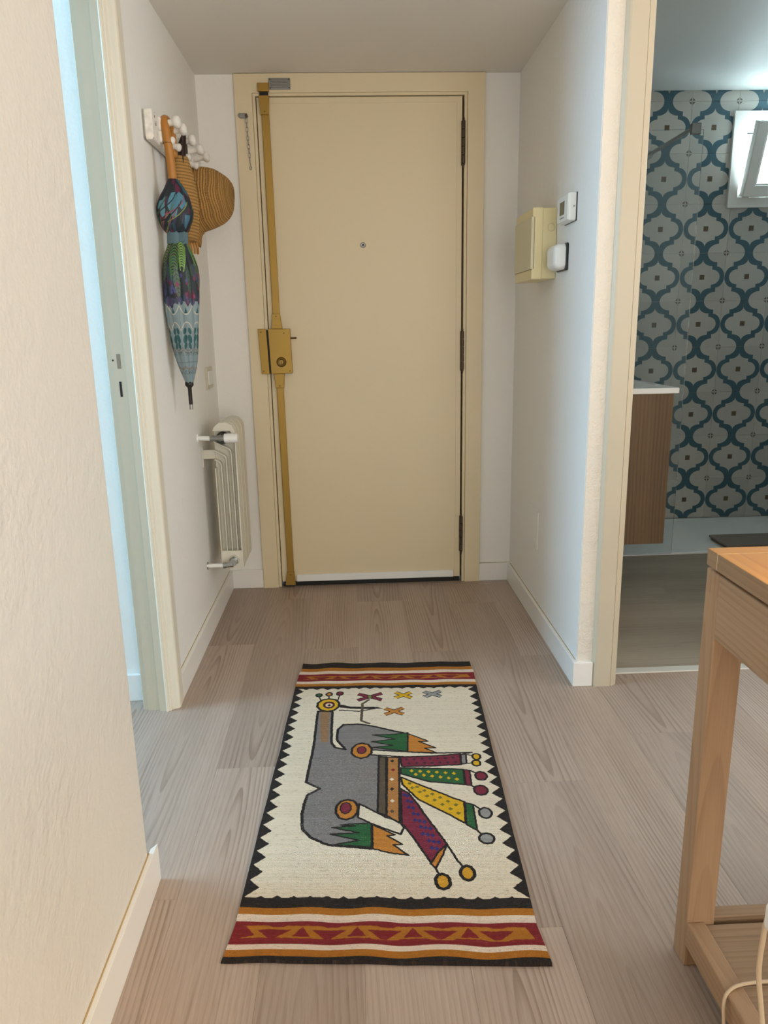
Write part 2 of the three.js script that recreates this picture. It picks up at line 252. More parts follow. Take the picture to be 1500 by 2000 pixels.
// ---- entrance door with its frame
{
  const f = thing('trim_5', 'cream painted frame of the entrance door with security chain', 'door frame', [0, 0, 0], null, 'structure');
  const fr = (x0, x1, y1, z1, w, bev) => push([[x0, 0], [x0, y1], [x1, y1], [x1, 0], [x1 - w, 0], [x1 - w, y1 - w], [x0 + w, y1 - w], [x0 + w, 0]], -0.08, z1, bev);
  mesh('casing', fr(-0.488, 0.496, 2.1055, 0.018, 0.068, 0.0015), M.doorCream, f);
  mesh('jamb', fr(-0.4195, 0.4275, 2.0395, 0.009, 0.0115, 0.001), M.doorCream, f);
  const keeper = partGroup('top_keeper', f); keeper.userData.label = 'ribbed steel keeper plate above the door';
  mesh('plate', rb(-0.352, -0.268, 2.047, 2.0875, 0.018, 0.024, 0.002), M.steel, keeper);
  for (let k = 0; k < 3; k++) mesh('rib', rb(-0.344, -0.276, 2.0545 + k * 0.01, 2.0595 + k * 0.01, 0.022, 0.0275, 0.002), M.steel, keeper);
  for (const [x, y] of [[-0.346, 2.052], [-0.346, 2.082], [-0.273, 2.052], [-0.273, 2.082]]) mesh('screw', cyl([x, y, 0.023], [x, y, 0.0255], 0.0025, 0.0022, 10), M.dark, keeper);
  const bolt = partGroup('bolt_receiver', f); bolt.userData.label = 'brass bolt receiver on the frame head';
  mesh('cap', rb(-0.395, -0.351, 2.0385, 2.0685, 0.016, 0.034, 0.002), M.brass, bolt);
  // chain
  const ch = partGroup('door_chain', f); ch.userData.label = 'hanging steel security chain';
  mesh('bracket', [cyl([-0.47, 1.957, 0.017], [-0.47, 1.957, 0.02], 0.009, 0.009, 14), rb(-0.472, -0.441, 1.946, 1.964, 0.017, 0.026, 0.003)], M.steel, ch);
  mesh('bracket_eye', cyl([-0.444, 1.953, 0.02], [-0.444, 1.953, 0.036], 0.0055, 0.0055, 14), M.bronze, ch);
  let y = 1.936, sw = 0; const ring = tube([[0, 0.0095, 0], [0.0038, 0.006, 0], [0.0038, -0.006, 0], [0, -0.0095, 0], [-0.0038, -0.006, 0], [-0.0038, 0.006, 0]], 0.0012, 20, 6, true);
  for (let k = 0; k < 10; k++) { const l = mesh('link', ring, M.steel, ch); l.position.set(-0.4455 + k * 0.00055, y, 0.026); l.rotation.set(0.1, (k % 2 ? 1.25 : 0.15) + R() * 0.3, -0.04); y -= 0.0155; }
  mesh('end_hook', tube([[-0.4395, y + 0.006, 0.026], [-0.4385, y - 0.006, 0.026], [-0.435, y - 0.016, 0.026], [-0.4385, y - 0.022, 0.026], [-0.4425, y - 0.018, 0.026], [-0.4415, y - 0.011, 0.026]], 0.0016, 24, 7), M.steel, ch);

  const d = thing('door_1', 'cream flush entrance door with brass bolt lock and peephole', 'door', [0, 0, 0], null, 'structure');
  mesh('leaf', [rb(-0.405, 0.4085, 0.022, 2.0255, -0.04, 0.001, 0.002), rb(-0.384, 0.3865, 0.03, 2.0035, -0.001, 0.0032, 0.0012)], M.doorCream, d);
  mesh('gap_backing', [bx(-0.46, 0.47, 0.0, 2.08, -0.09, -0.07)], M.dark, d);  // added dark panel behind the leaf, keeps sky light out of the gaps
  mesh('draught_strip', rb(-0.338, 0.377, 0.024, 0.056, 0.003, 0.012, 0.002), M.white, d);
  mesh('under_door_gap', bx(-0.4, 0.405, 0.0008, 0.023, -0.02, 0.0), M.black, d);  // black bar standing for the dark gap under the leaf
  const peep = partGroup('peephole', d); peep.userData.label = 'steel peephole with dark lens';
  const px = 0.0, py = 1.4715;
  mesh('rim', (() => { const g = lathe([[0.0045, 0.0045], [0.0075, 0.006], [0.0105, 0.0045], [0.0115, 0]], 24); g.rotateX(Math.PI / 2); g.translate(px, py, 0.003); return g; })(), M.steel, peep);
  mesh('lens', cyl([px, py, 0.003], [px, py, 0.0068], 0.0052, 0.005, 18), M.blackPlastic, peep);
  for (const yc of [1.852, 1.0375, 0.2275]) {
    const h = partGroup('hinge', d); h.userData.label = 'dark bronze hinge';
    const hx = 0.412, L = 0.094;
    mesh('leaf_plate', rb(hx - 0.008, hx + 0.008, yc - L + 0.012, yc + L - 0.012, 0.0, 0.009, 0.001), M.bronze, h);
    for (let k = 0; k < 5; k++) mesh('knuckle', cyl([hx, yc - L + 0.018 + k * 0.0318, 0.013], [hx, yc - L + 0.0475 + k * 0.0318, 0.013], 0.0072, 0.0072, 14), M.bronze, h);
    for (const s of [-1, 1]) mesh('finial', (() => { const g = lathe([[0, 0.016], [0.003, 0.0145], [0.0045, 0.011], [0.0035, 0.007], [0.0055, 0.004], [0.007, 0]], 14); if (s < 0) g.rotateX(Math.PI); g.translate(hx, yc + s * (L - 0.016), 0.013); return g; })(), M.bronze, h);
  }
  // lock: keeper, case, cylinder, latch, tapered sockets
  const lk = partGroup('lock', d); lk.userData.label = 'brass rim lock with round key cylinder';
  const q = (pts, z1) => push(pts, 0.003, z1, 0.0016);
  mesh('keeper', q([[-0.448, 1.144], [-0.4135, 1.144], [-0.4085, 0.9585], [-0.441, 0.9585]], 0.030), M.brass, lk);
  mesh('gap', bx(-0.416, -0.398, 0.962, 1.14, 0.004, 0.024), M.black, lk);
  mesh('case', q([[-0.4055, 1.1435], [-0.3145, 1.1425], [-0.3115, 0.9605], [-0.401, 0.9585]], 0.032), M.brass, lk);
  const cy = [-0.356, 1.0075];
  mesh('cylinder_ring', (() => { const g = lathe([[0.0, 0.004], [0.012, 0.0042], [0.0135, 0.0065], [0.0175, 0.0065], [0.0205, 0.003], [0.021, 0]], 30); g.rotateX(Math.PI / 2); g.translate(cy[0], cy[1], 0.0315); return g; })(), M.brassDark, lk);
  mesh('key_plug', cyl([cy[0], cy[1], 0.034], [cy[0], cy[1], 0.0378], 0.0085, 0.008, 20), M.brass, lk);
  mesh('keyway', rb(cy[0] - 0.0014, cy[0] + 0.0014, cy[1] - 0.0065, cy[1] + 0.004, 0.036, 0.0384, 0.0006), M.black, lk);
  mesh('latch_pin', cyl([-0.315, 1.105, 0.02], [-0.289, 1.105, 0.02], 0.0035, 0.0035, 12), std('#5a3a22', { roughness: 0.4, metalness: 0.6 }), lk);
  for (const [x, y] of [[-0.436, 1.131], [-0.433, 0.971], [-0.322, 0.97], [-0.34, 1.126]]) mesh('screw', cyl([x, y, 0.03], [x, y, 0.0328], 0.0032, 0.0028, 12), M.brassDark, lk);
  mesh('upper_socket', q([[-0.391, 1.1435], [-0.3465, 1.1435], [-0.354, 1.2045], [-0.3855, 1.2045]], 0.026), M.brass, lk);
  mesh('lower_socket', q([[-0.391, 0.9585], [-0.3475, 0.9585], [-0.3515, 0.899], [-0.3855, 0.899]], 0.026), M.brass, lk);
  for (const y of [1.194, 0.9085]) mesh('screw', cyl([-0.3695, y, 0.025], [-0.3695, y, 0.0275], 0.003, 0.0026, 12), M.brassDark, lk);
  const up = partGroup('upper_bolt', d), lo = partGroup('lower_bolt', d); up.userData.label = 'long brass bolt bar above the lock'; lo.userData.label = 'long brass bolt bar below the lock';
  mesh('bar', push([[-0.3845, 1.2], [-0.3545, 1.2], [-0.3565, 1.965], [-0.3865, 1.965]], 0.003, 0.016, 0.003), M.brass, up);
  mesh('socket', q([[-0.3935, 2.0265], [-0.353, 2.0265], [-0.357, 1.959], [-0.388, 1.959]], 0.026), M.brass, up);
  mesh('socket_gap', bx(-0.39, -0.356, 2.024, 2.042, 0.006, 0.02), M.black, up);  // black block standing for the shaded gap between socket and receiver
  mesh('screw', cyl([-0.3725, 1.969, 0.025], [-0.3725, 1.969, 0.0275], 0.003, 0.0026, 12), M.brassDark, up);
  mesh('bar', push([[-0.379, 0.07], [-0.349, 0.07], [-0.354, 0.902], [-0.384, 0.902]], 0.003, 0.016, 0.003), M.brass, lo);
  mesh('socket', q([[-0.389, 0.012], [-0.3435, 0.012], [-0.3475, 0.0735], [-0.381, 0.0735]], 0.026), M.brass, lo);
  mesh('screw', cyl([-0.365, 0.063, 0.025], [-0.365, 0.063, 0.0275], 0.003, 0.0026, 12), M.brassDark, lo);
}

// ---------------------------------------------------------------- hall right wall
{
  const b = thing('fuse_box', 'cream plastic fuse box on the right hall wall', 'fuse box', [0.638, 1.404, 0.505]);
  const x = (v) => v - 0.638, y = (v) => v - 1.404, z = (v) => v - 0.505;
  mesh('back_box', rb(x(0.587), x(0.6375), y(1.2905), y(1.5165), z(0.381), z(0.6295), 0.003), M.ivory, b);
  mesh('cover', rb(x(0.5545), x(0.5905), y(1.289), y(1.518), z(0.379), z(0.632), 0.004), M.ivory, b);
  const lid = mesh('lid', rb(x(0.5505), x(0.5605), y(1.322), y(1.489), z(0.3805), z(0.6335), 0.0015), M.ivoryPale, b); lid.userData.label = 'pale hinged lid';
  mesh('lid_gap', [bx(x(0.5605), x(0.5616), y(1.323), y(1.488), z(0.6), z(0.6327))], M.dark, b);
  for (const yy of [1.4892, 1.3206]) mesh('lid_edge_line', bx(x(0.5542), x(0.556), y(yy), y(yy + 0.0012), z(0.38), z(0.632)), M.brassDark, b);
  mesh('knockout', cyl([x(0.618), y(1.455), z(0.629)], [x(0.618), y(1.455), z(0.6306)], 0.0105, 0.0105, 26), M.ivory, b);
  mesh('knockout_ring', (() => { const g = new THREE.TorusGeometry(0.0125, 0.0008, 6, 28); g.translate(x(0.618), y(1.455), z(0.63)); return g; })(), M.ivoryPale, b);

  const t = thing('thermostat', 'white wall thermostat with small dark display above the round sensor', 'thermostat', [0.638, 1.4875, 0.79]);
  mesh('body', rb(-0.0255, -0.0005, -0.0405, 0.0405, -0.0605, 0.062, 0.005, 3), M.white, t);
  mesh('front_shell', rb(-0.029, -0.019, -0.0385, 0.0385, -0.059, 0.060, 0.003), M.whiteSatin, t);
  mesh('display', rb(-0.0296, -0.028, -0.018, 0.021, -0.028, 0.024, 0.0008), M.screen, t);
  mesh('slider', rb(-0.0298, -0.028, -0.0285, -0.0245, -0.024, 0.02, 0.0006), std('#a09c94'), t);
  mesh('side_hole', cyl([-0.01, -0.0, 0.061], [-0.01, 0, 0.0625], 0.002, 0.002, 10), M.black, t);
  mesh('mount_plate', rb(-0.003, 0, -0.0415, 0.0405, -0.061, 0.0638, 0.001), M.blackPlastic, t);

  const s = thing('alarm_sensor', 'rounded white wall sensor with black back plate beside the fuse box', 'sensor', [0.638, 1.35, 0.72]);
  mesh('back_plate', rb(-0.009, -0.0002, -0.043, 0.041, -0.054, 0.06, 0.004), M.blackPlastic, s);
  mesh('cover', (() => { const g = new RoundedBoxGeometry(0.036, 0.079, 0.11, 5, 0.017); const p = g.attributes.position; for (let i = 0; i < p.count; i++) if (p.getX(i) > 0.004) p.setX(i, 0.018); else { const k = (0.004 - p.getX(i)) / 0.022; p.setY(i, p.getY(i) * (1 - 0.1 * k)); p.setZ(i, p.getZ(i) * (1 - 0.12 * k)); } g.computeVertexNormals(); g.translate(-0.0265, 0, 0.002); return g; })(), M.white, s);

  const c = thing('junction_cover', 'painted over junction cover low on the white right wall', 'wall cover', [0.638, 0.367, 0.404]);
  mesh('plate', rb(-0.0035, 0.001, -0.075, 0.075, -0.1, 0.102, 0.0015), M.wall, c);
}

// ---------------------------------------------------------------- hall left wall: switch, radiator
{
  const s = thing('light_switch', 'white light switch above the radiator', 'switch', [-0.638, 0.958, 0.18]);
  mesh('plate', rb(0, 0.007, -0.042, 0.042, -0.06, 0.06, 0.002), M.trimCream, s);
  mesh('rocker', rb(0.005, 0.0105, -0.028, 0.028, -0.04, 0.04, 0.002), M.whiteSatin, s);

  const r = thing('radiator', 'pale ribbed wall radiator with thermostatic valve under the umbrella', 'radiator', [-0.5475, 0.235, 0.25]);
  const shape = (() => { const s = new THREE.Shape(); s.moveTo(-0.042, 0.012); s.quadraticCurveTo(-0.042, 0, -0.032, 0); s.lineTo(0.034, 0); s.quadraticCurveTo(0.043, 0, 0.043, 0.012); s.lineTo(0.045, 0.52); s.quadraticCurveTo(0.045, 0.565, 0.012, 0.573); s.quadraticCurveTo(-0.02, 0.577, -0.036, 0.553); s.lineTo(-0.042, 0.54); s.closePath(); return s; })();
  const secs = [];
  for (let k = 0; k < 3; k++) mesh('section', push(shape.clone(), 0.118 - k * 0.08, 0.118 - k * 0.08 + (k ? 0.076 : 0.046), 0.004), M.radiator, r);
  // open side of the end section: thin fins with deep channels between them
  const strip = (pts, w) => { const n = pts.map((p, i) => { const a = pts[Math.max(0, i - 1)], b = pts[Math.min(pts.length - 1, i + 1)], l = Math.hypot(b[0] - a[0], b[1] - a[1]); return [-(b[1] - a[1]) / l * w / 2, (b[0] - a[0]) / l * w / 2]; }); return [...pts.map((p, i) => [p[0] + n[i][0], p[1] + n[i][1]]), ...pts.map((p, i) => [p[0] - n[i][0], p[1] - n[i][1]]).reverse()]; };
  for (const [x, yt] of [[0.024, 0.468], [0.004, 0.444], [-0.016, 0.42]]) mesh('fin', push(strip([[-0.040, yt + (x + 0.040) * 0.55], [x - 0.008, yt + 0.005], [x - 0.001, yt - 0.004], [x, yt - 0.018], [x, 0.075]], 0.0034), 0.162, 0.1955, 0.0008), M.radiator, r);
  mesh('fin', push(strip([[-0.039, 0.40], [-0.0395, 0.01]], 0.0036), 0.162, 0.1955, 0.0008), M.radiator, r);
  mesh('front_plate', push([[0.0375, 0.004], [0.0425, 0.004], [0.0445, 0.52], [0.0395, 0.52]], 0.162, 0.196, 0.001), M.radiator, r);
  mesh('top_cover', push([[-0.041, 0.541], [0.024, 0.541], [0.034, 0.524], [0.0445, 0.52], [0.0425, 0.541], [0.032, 0.562], [0.012, 0.573], [-0.014, 0.5725], [-0.034, 0.557]], 0.162, 0.196, 0.0015), M.radiator, r);
  mesh('foot_plate', push([[-0.04, 0.003], [0.04, 0.003], [0.04, 0.073], [-0.04, 0.073]], 0.162, 0.1925, 0.0015), M.radiator, r);
  mesh('lower_boss', cyl([0.008, 0.036, 0.19], [0.008, 0.036, 0.203], 0.021, 0.019, 24), M.radiator, r);
  mesh('cavity_cap', [cyl([-0.008, 0.512, 0.16], [-0.008, 0.512, 0.19], 0.024, 0.022, 24)], std('#3c423a', { roughness: 0.5, metalness: 0.4 }), r);  // dark colour stands for the shaded cavity where the valve enters
  const v = partGroup('thermostatic_valve', r); v.userData.label = 'white valve head on a chrome body';
  mesh('valve_body', [cyl([-0.008, 0.519, 0.19], [-0.008, 0.519, 0.232], 0.0125, 0.011, 18), cyl([-0.036, 0.519, 0.228], [0.012, 0.519, 0.228], 0.0095, 0.0105, 18), cyl([-0.044, 0.519, 0.228], [-0.032, 0.519, 0.228], 0.012, 0.012, 6)], M.steel, v);
  mesh('valve_head', (() => { const g = lathe([[0, 0.05], [0.0135, 0.05], [0.0165, 0.0475], [0.0168, 0.042], [0.0158, 0.0405], [0.0172, 0.039], [0.0172, 0.002], [0.0155, 0], [0, 0]], 28); g.rotateZ(-Math.PI / 2); g.translate(0.008, 0.519, 0.228); return g; })(), M.white, v);
  mesh('supply_pipe', cyl([-0.0905, 0.521, 0.228], [-0.042, 0.519, 0.228], 0.0085, 0.0085, 16), M.white, v);
  mesh('pipe_rosette', cyl([-0.0905, 0.521, 0.228], [-0.0855, 0.521, 0.228], 0.016, 0.0145, 20), M.white, v);
  const w = partGroup('return_valve', r); w.userData.label = 'chrome return valve at the bottom';
  mesh('valve_body', [cyl([0.008, 0.036, 0.2], [0.008, 0.036, 0.235], 0.014, 0.0135, 18), cyl([-0.025, 0.026, 0.228], [0.008, 0.03, 0.228], 0.0095, 0.012, 16), cyl([-0.03, 0.026, 0.228], [-0.018, 0.027, 0.228], 0.012, 0.012, 6)], M.chrome, w);
  mesh('lock_nut', cyl([0.008, 0.036, 0.2], [0.008, 0.036, 0.21], 0.0185, 0.0185, 6), M.steel, w);
  mesh('return_pipe', cyl([-0.0905, 0.026, 0.228], [-0.028, 0.026, 0.228], 0.008, 0.008, 16), M.white, w);
  mesh('pipe_rosette', cyl([-0.0905, 0.026, 0.228], [-0.0865, 0.026, 0.228], 0.015, 0.0135, 20), M.chrome, w);
  const k = partGroup('wall_bracket', r);
  mesh('plate', rb(-0.0905, -0.0875, 0.4, 0.48, 0.14, 0.165, 0.001), M.radiator, k);
  mesh('arm', rb(-0.09, -0.038, 0.43, 0.465, 0.15, 0.154, 0.001), M.radiator, k);
}

// ---------------------------------------------------------------- coat rack
const shabby = dataTex(256, 256, (u, v) => { const n = wrapNoise(u, v, 7, 2.1) + 0.7 * wrapNoise(u, v, 22, 4.4), s = wrapNoise(u, v, 40, 8.8); const t = sstep(0.42, 0.6, n + s * 0.35); const g = 0.10 * wrapNoise(u * 1, v, 16, 3.3); return [mix(233, 120, t) * (1 + g), mix(228, 98, t) * (1 + g), mix(219, 78, t) * (1 + g)]; }, true, [5, 5]);
const shabbyMat = new THREE.MeshStandardMaterial({ map: shabby, roughness: 0.6, bumpMap: shabby, bumpScale: 0.0006 });
const hookZ = [0.80, 0.716, 0.577, 0.449, 0.336];
{
  const c = thing('coat_rack', 'distressed white wooden coat rack with knobs on the left hall wall', 'coat rack', [-0.638, 1.718, 0.58]);
  mesh('board', [rb(0.006, 0.030, -0.041, 0.041, -0.32, 0.305, 0.004), rb(0.0, 0.008, -0.03, 0.036, -0.3, 0.29, 0.002)], shabbyMat, c);
  for (const z of [0.27, -0.29]) mesh('screw', cyl([0.029, 0.006, z], [0.0318, 0.006, z], 0.004, 0.0035, 12), M.steel, c);
  for (const hz of hookZ) {
    const h = partGroup('hook', c), z = hz - 0.58;
    mesh('back_plate', rb(0.028, 0.038, -0.034, 0.036, z - 0.016, z + 0.016, 0.006, 3), shabbyMat, h);
    mesh('knob', (() => { const g = lathe([[0.014, 0], [0.0125, 0.01], [0.0095, 0.024], [0.0095, 0.034], [0.014, 0.038], [0.0175, 0.044], [0.0175, 0.051], [0.0135, 0.057], [0.006, 0.059], [0, 0.0595]], 22); g.rotateZ(-Math.PI / 2 + 0.12); g.translate(0.034, 0.019, z); return g; })(), shabbyMat, h);
    mesh('lower_peg', (() => { const g = lathe([[0.011, 0], [0.010, 0.012], [0.0085, 0.022], [0.0115, 0.028], [0.0115, 0.034], [0.007, 0.038], [0, 0.039]], 18); g.rotateZ(-Math.PI / 2 - 0.25); g.translate(0.034, -0.019, z); return g; })(), shabbyMat, h);
  }
}

// ---------------------------------------------------------------- umbrella
const canvas = (w, h, draw, o = {}) => { const c = document.createElement('canvas'); c.width = w; c.height = h; draw(c.getContext('2d'), w, h); const t = new THREE.CanvasTexture(c); t.colorSpace = THREE.SRGBColorSpace; t.wrapS = t.wrapT = THREE.RepeatWrapping; t.anisotropy = 8; return t; };
{
  const u = thing('umbrella', 'closed tropical print umbrella with wooden crook handle on the coat rack', 'umbrella', [-0.582, 1.2, 0.80]);
  const rr = rng(77);
  const print = canvas(1024, 1024, (g, W, H) => {
    g.fillStyle = '#17202a'; g.fillRect(0, 0, W, H);
    const yb = 0.585 * H;
    // pale architectural part towards the tip
    g.fillStyle = '#7f9196'; g.fillRect(0, yb, W, H - yb);
    const blot = (x, y, r, col) => { g.fillStyle = col; g.beginPath(); for (let i = 0; i < 9; i++) { const a = i / 9 * 6.283, q = r * (0.6 + 0.6 * rr()); g.lineTo(x + Math.cos(a) * q, y + Math.sin(a) * q); } g.fill(); };
    for (let i = 0; i < 150; i++) blot(rr() * W, rr() * yb, 14 + rr() * 26, ['#0f1620', '#1d3140', '#26414f', '#4a1634', '#5c1a3a', '#233b2c', '#2b5b6b', '#31304a'][Math.floor(rr() * 8)]);
    const leaf = (x, y, L, a, col, vein) => { g.save(); g.translate(x, y); g.rotate(a); g.fillStyle = col; g.beginPath(); g.moveTo(0, 0); g.quadraticCurveTo(L * 0.32, L * 0.45, 0, L); g.quadraticCurveTo(-L * 0.32, L * 0.45, 0, 0); g.fill(); g.strokeStyle = vein; g.lineWidth = 3; g.beginPath(); g.moveTo(0, 0); g.lineTo(0, L); for (let k = 1; k < 8; k++) { g.moveTo(0, L * k / 8); g.lineTo(L * 0.14, L * (k / 8 + 0.1)); g.moveTo(0, L * k / 8); g.lineTo(-L * 0.14, L * (k / 8 + 0.1)); } g.stroke(); g.restore(); };
    const frond = (x, y, L, a, col) => { g.save(); g.translate(x, y); g.rotate(a); g.strokeStyle = col; g.lineWidth = 8; for (let k = 0; k < 11; k++) { const t = k / 11; g.beginPath(); g.moveTo(0, t * L); g.quadraticCurveTo(L * 0.22, t * L + 6, L * 0.36 * (1.1 - t), t * L + L * 0.2); g.moveTo(0, t * L); g.quadraticCurveTo(-L * 0.22, t * L + 6, -L * 0.36 * (1.1 - t), t * L + L * 0.2); g.stroke(); } g.restore(); };
    for (let i = 0; i < 10; i++) blot(rr() * W, 40 + rr() * 170, 40 + rr() * 30, ['#4d8095', '#3f6f86', '#5a8f9f'][i % 3]);
    for (let i = 0; i < 22; i++) { g.strokeStyle = ['#6d7a3a', '#7f8a47', '#9a4a5e', '#3b5a36', '#101820'][i % 5]; g.lineWidth = 6; g.beginPath(); const x = rr() * W, y = 60 + rr() * 140; g.moveTo(x, y); g.bezierCurveTo(x + 60, y + 60, x + 150, y + 90, x + 230, y + 95); g.stroke(); }
    for (let i = 0; i < 9; i++) frond((i + 0.2) * W / 9 + rr() * 30, 265 + rr() * 60, 130 + rr() * 60, -0.5 + rr(), ['#5e8a3e', '#78a04a', '#4a7338', '#6c7f45'][i % 4]);
    for (let i = 0; i < 10; i++) leaf((i + 0.6) * W / 10, 350 + rr() * 70, 150 + rr() * 50, -0.4 + 0.8 * rr(), ['#4c5d4a', '#3c5347', '#56685a'][i % 3], '#26342e');
    for (let i = 0; i < 70; i++) blot(rr() * W, yb - 130 + rr() * 130, 8 + rr() * 12, ['#6b2347', '#3b3f74', '#823055', '#22324a', '#4b4a80'][i % 5]);
    for (let i = 0; i < 70; i++) blot(rr() * W, yb - 10 + rr() * 20, 10 + rr() * 12, ['#3b3f64', '#2c3d50', '#4b3a60'][i % 3]);
    // arches and ornament on the pale part
    const n = 8, cw = W / n;
    for (let i = 0; i < n; i++) {
      const x = i * cw, m = x + cw / 2; g.lineWidth = 6;
      g.strokeStyle = '#c4bbab'; g.beginPath(); g.moveTo(x, yb + 20); g.quadraticCurveTo(m, yb + 110, x + cw, yb + 20); g.moveTo(x, yb + 150); g.quadraticCurveTo(m, yb + 60, x + cw, yb + 150); g.stroke();
      g.fillStyle = '#205457'; for (const [dy, r] of [[150, 26], [190, 34], [225, 26]]) for (const s of [-1, 1]) { g.beginPath(); g.ellipse(m + s * cw * 0.2, yb + dy, r * 0.8, r * 0.55, s * 0.7, 0, 7); g.fill(); } g.beginPath(); g.moveTo(m, yb + 30); g.lineTo(m + 16, yb + 60); g.lineTo(m - 16, yb + 60); g.fill();
      g.strokeStyle = '#7d6a5a'; g.lineWidth = 4; for (const dy of [250, 262, 345, 352]) { g.beginPath(); g.moveTo(x, yb + dy - 16); g.quadraticCurveTo(m, yb + dy + 14, x + cw, yb + dy - 16); g.stroke(); }
      g.strokeStyle = '#5b6a6c'; g.lineWidth = 3; g.beginPath(); g.moveTo(m, yb + 120); g.lineTo(m, H); g.moveTo(x, yb); g.lineTo(x, H); g.moveTo(x, yb + 310); g.lineTo(x + cw, yb + 310); g.stroke();
    }
    g.fillStyle = '#2c3a40'; for (let i = 0; i < 260; i++) { g.fillRect(rr() * W, yb + 255 + rr() * 18, 5, 4); g.fillRect(rr() * W, yb + 352 + rr() * 20, 5, 4); }
  });
  print.wrapS = THREE.RepeatWrapping;
  // canopy: pleated sleeve along y (local), profile [y, cx, r]
  const prof = [[0.385, 0.0, 0.015], [0.36, 0.002, 0.03], [0.335, 0.001, 0.043], [0.30, 0.001, 0.0535], [0.27, 0.001, 0.0505], [0.245, 0.0, 0.041], [0.226, 0.0, 0.0285], [0.208, 0.0, 0.0285], [0.19, 0, 0.035], [0.16, -0.001, 0.047], [0.12, 0.0, 0.0545], [0.06, -0.001, 0.0545], [0.01, -0.002, 0.052], [-0.05, -0.002, 0.047], [-0.11, -0.002, 0.0405], [-0.16, -0.001, 0.031], [-0.2, 0.0, 0.019], [-0.222, 0.001, 0.012]];
  const NV = 96, NU = 112, P = [], U = [], I = [];
  const cv = new THREE.CatmullRomCurve3(prof.map(([y, c, r]) => V(y, c, r)));
  for (let j = 0; j <= NV; j++) {
    const q = cv.getPoint(j / NV), yy = q.x, t = (0.385 - yy) / 0.607;
    for (let i = 0; i <= NU; i++) {
      const a = i / NU * Math.PI * 2, tw = t < 0.28 ? (0.28 - t) * 5 : (t - 0.28) * 0.5, ph = 8 * (a + tw);
      const fold = 1 + 0.13 * Math.pow(Math.abs(Math.sin(ph / 2)), 0.6) - 0.11 + 0.04 * Math.sin(3 * a + yy * 20) ;
      const amp = sstep(0, 0.1, t), r = q.z * mix(1, fold, amp * (Math.abs(t - 0.277) < 0.02 ? 0.3 : 1));
      P.push(q.y + Math.cos(a) * r, yy, Math.sin(a) * r); U.push(i / NU * 1.0, 1 - t);
    }
  }
  for (let j = 0; j < NV; j++) for (let i = 0; i < NU; i++) { const a = j * (NU + 1) + i, b = a + NU + 1; I.push(a, a + 1, b, b, a + 1, b + 1); }
  const g = new THREE.BufferGeometry(); g.setAttribute('position', new THREE.Float32BufferAttribute(P, 3)); g.setAttribute('uv', new THREE.Float32BufferAttribute(U, 2)); g.setIndex(I); g.computeVertexNormals();
  const can = mesh('canopy', g, new THREE.MeshStandardMaterial({ map: print, roughness: 0.55, side: THREE.DoubleSide }), u); can.userData.label = 'folded canopy printed with leaves above and pale arches below';
  mesh('strap', (() => { const s = lathe([[0.0285, -0.019], [0.0312, -0.018], [0.0318, 0], [0.0312, 0.018], [0.0285, 0.019]], 40); s.rotateZ(-0.06); s.translate(0, 0.218, 0); return s; })(), std('#55707a', { roughness: 0.6 }), u);
  mesh('strap_tab', rb(0.008, 0.026, 0.204, 0.232, 0.021, 0.03, 0.003), std('#4d6670', { roughness: 0.6 }), u);
  const wood = std('#b0742a', { roughness: 0.35 });
  mesh('handle', tube([[0.0, 0.37, 0], [-0.002, 0.44, 0.002], [-0.006, 0.5, 0.006], [-0.0105, 0.54, 0.004], [-0.013, 0.5535, -0.016], [-0.013, 0.5555, -0.042], [-0.013, 0.551, -0.066], [-0.012, 0.53, -0.088], [-0.012, 0.5, -0.094], [-0.012, 0.475, -0.094]], 0.0128, 70, 16), wood, u);
  mesh('handle_cap', (() => { const s = new THREE.SphereGeometry(0.0129, 16, 12); s.translate(-0.012, 0.475, -0.094); return s; })(), wood, u);
  mesh('handle_ring', (() => { const s = new THREE.TorusGeometry(0.0127, 0.0011, 8, 28); s.rotateX(Math.PI / 2); s.translate(-0.0055, 0.484, 0.0055); return s; })(), std('#7d4a18', { roughness: 0.4 }), u);
  mesh('collar', cyl([0, 0.364, 0], [0, 0.384, 0], 0.0145, 0.0138, 20), M.blackPlastic, u);
  mesh('ferrule', (() => { const s = lathe([[0.0, -0.304], [0.0048, -0.304], [0.005, -0.29], [0.0062, -0.288], [0.0064, -0.236], [0.0135, -0.228], [0.0135, -0.216], [0, -0.214]], 18); return s; })(), std('#2d2a28', { roughness: 0.3, metalness: 0.5 }), u);
  mesh('ferrule_tip', cyl([0, -0.305, 0], [0, -0.285, 0], 0.0056, 0.0056, 14), M.steel, u);
}

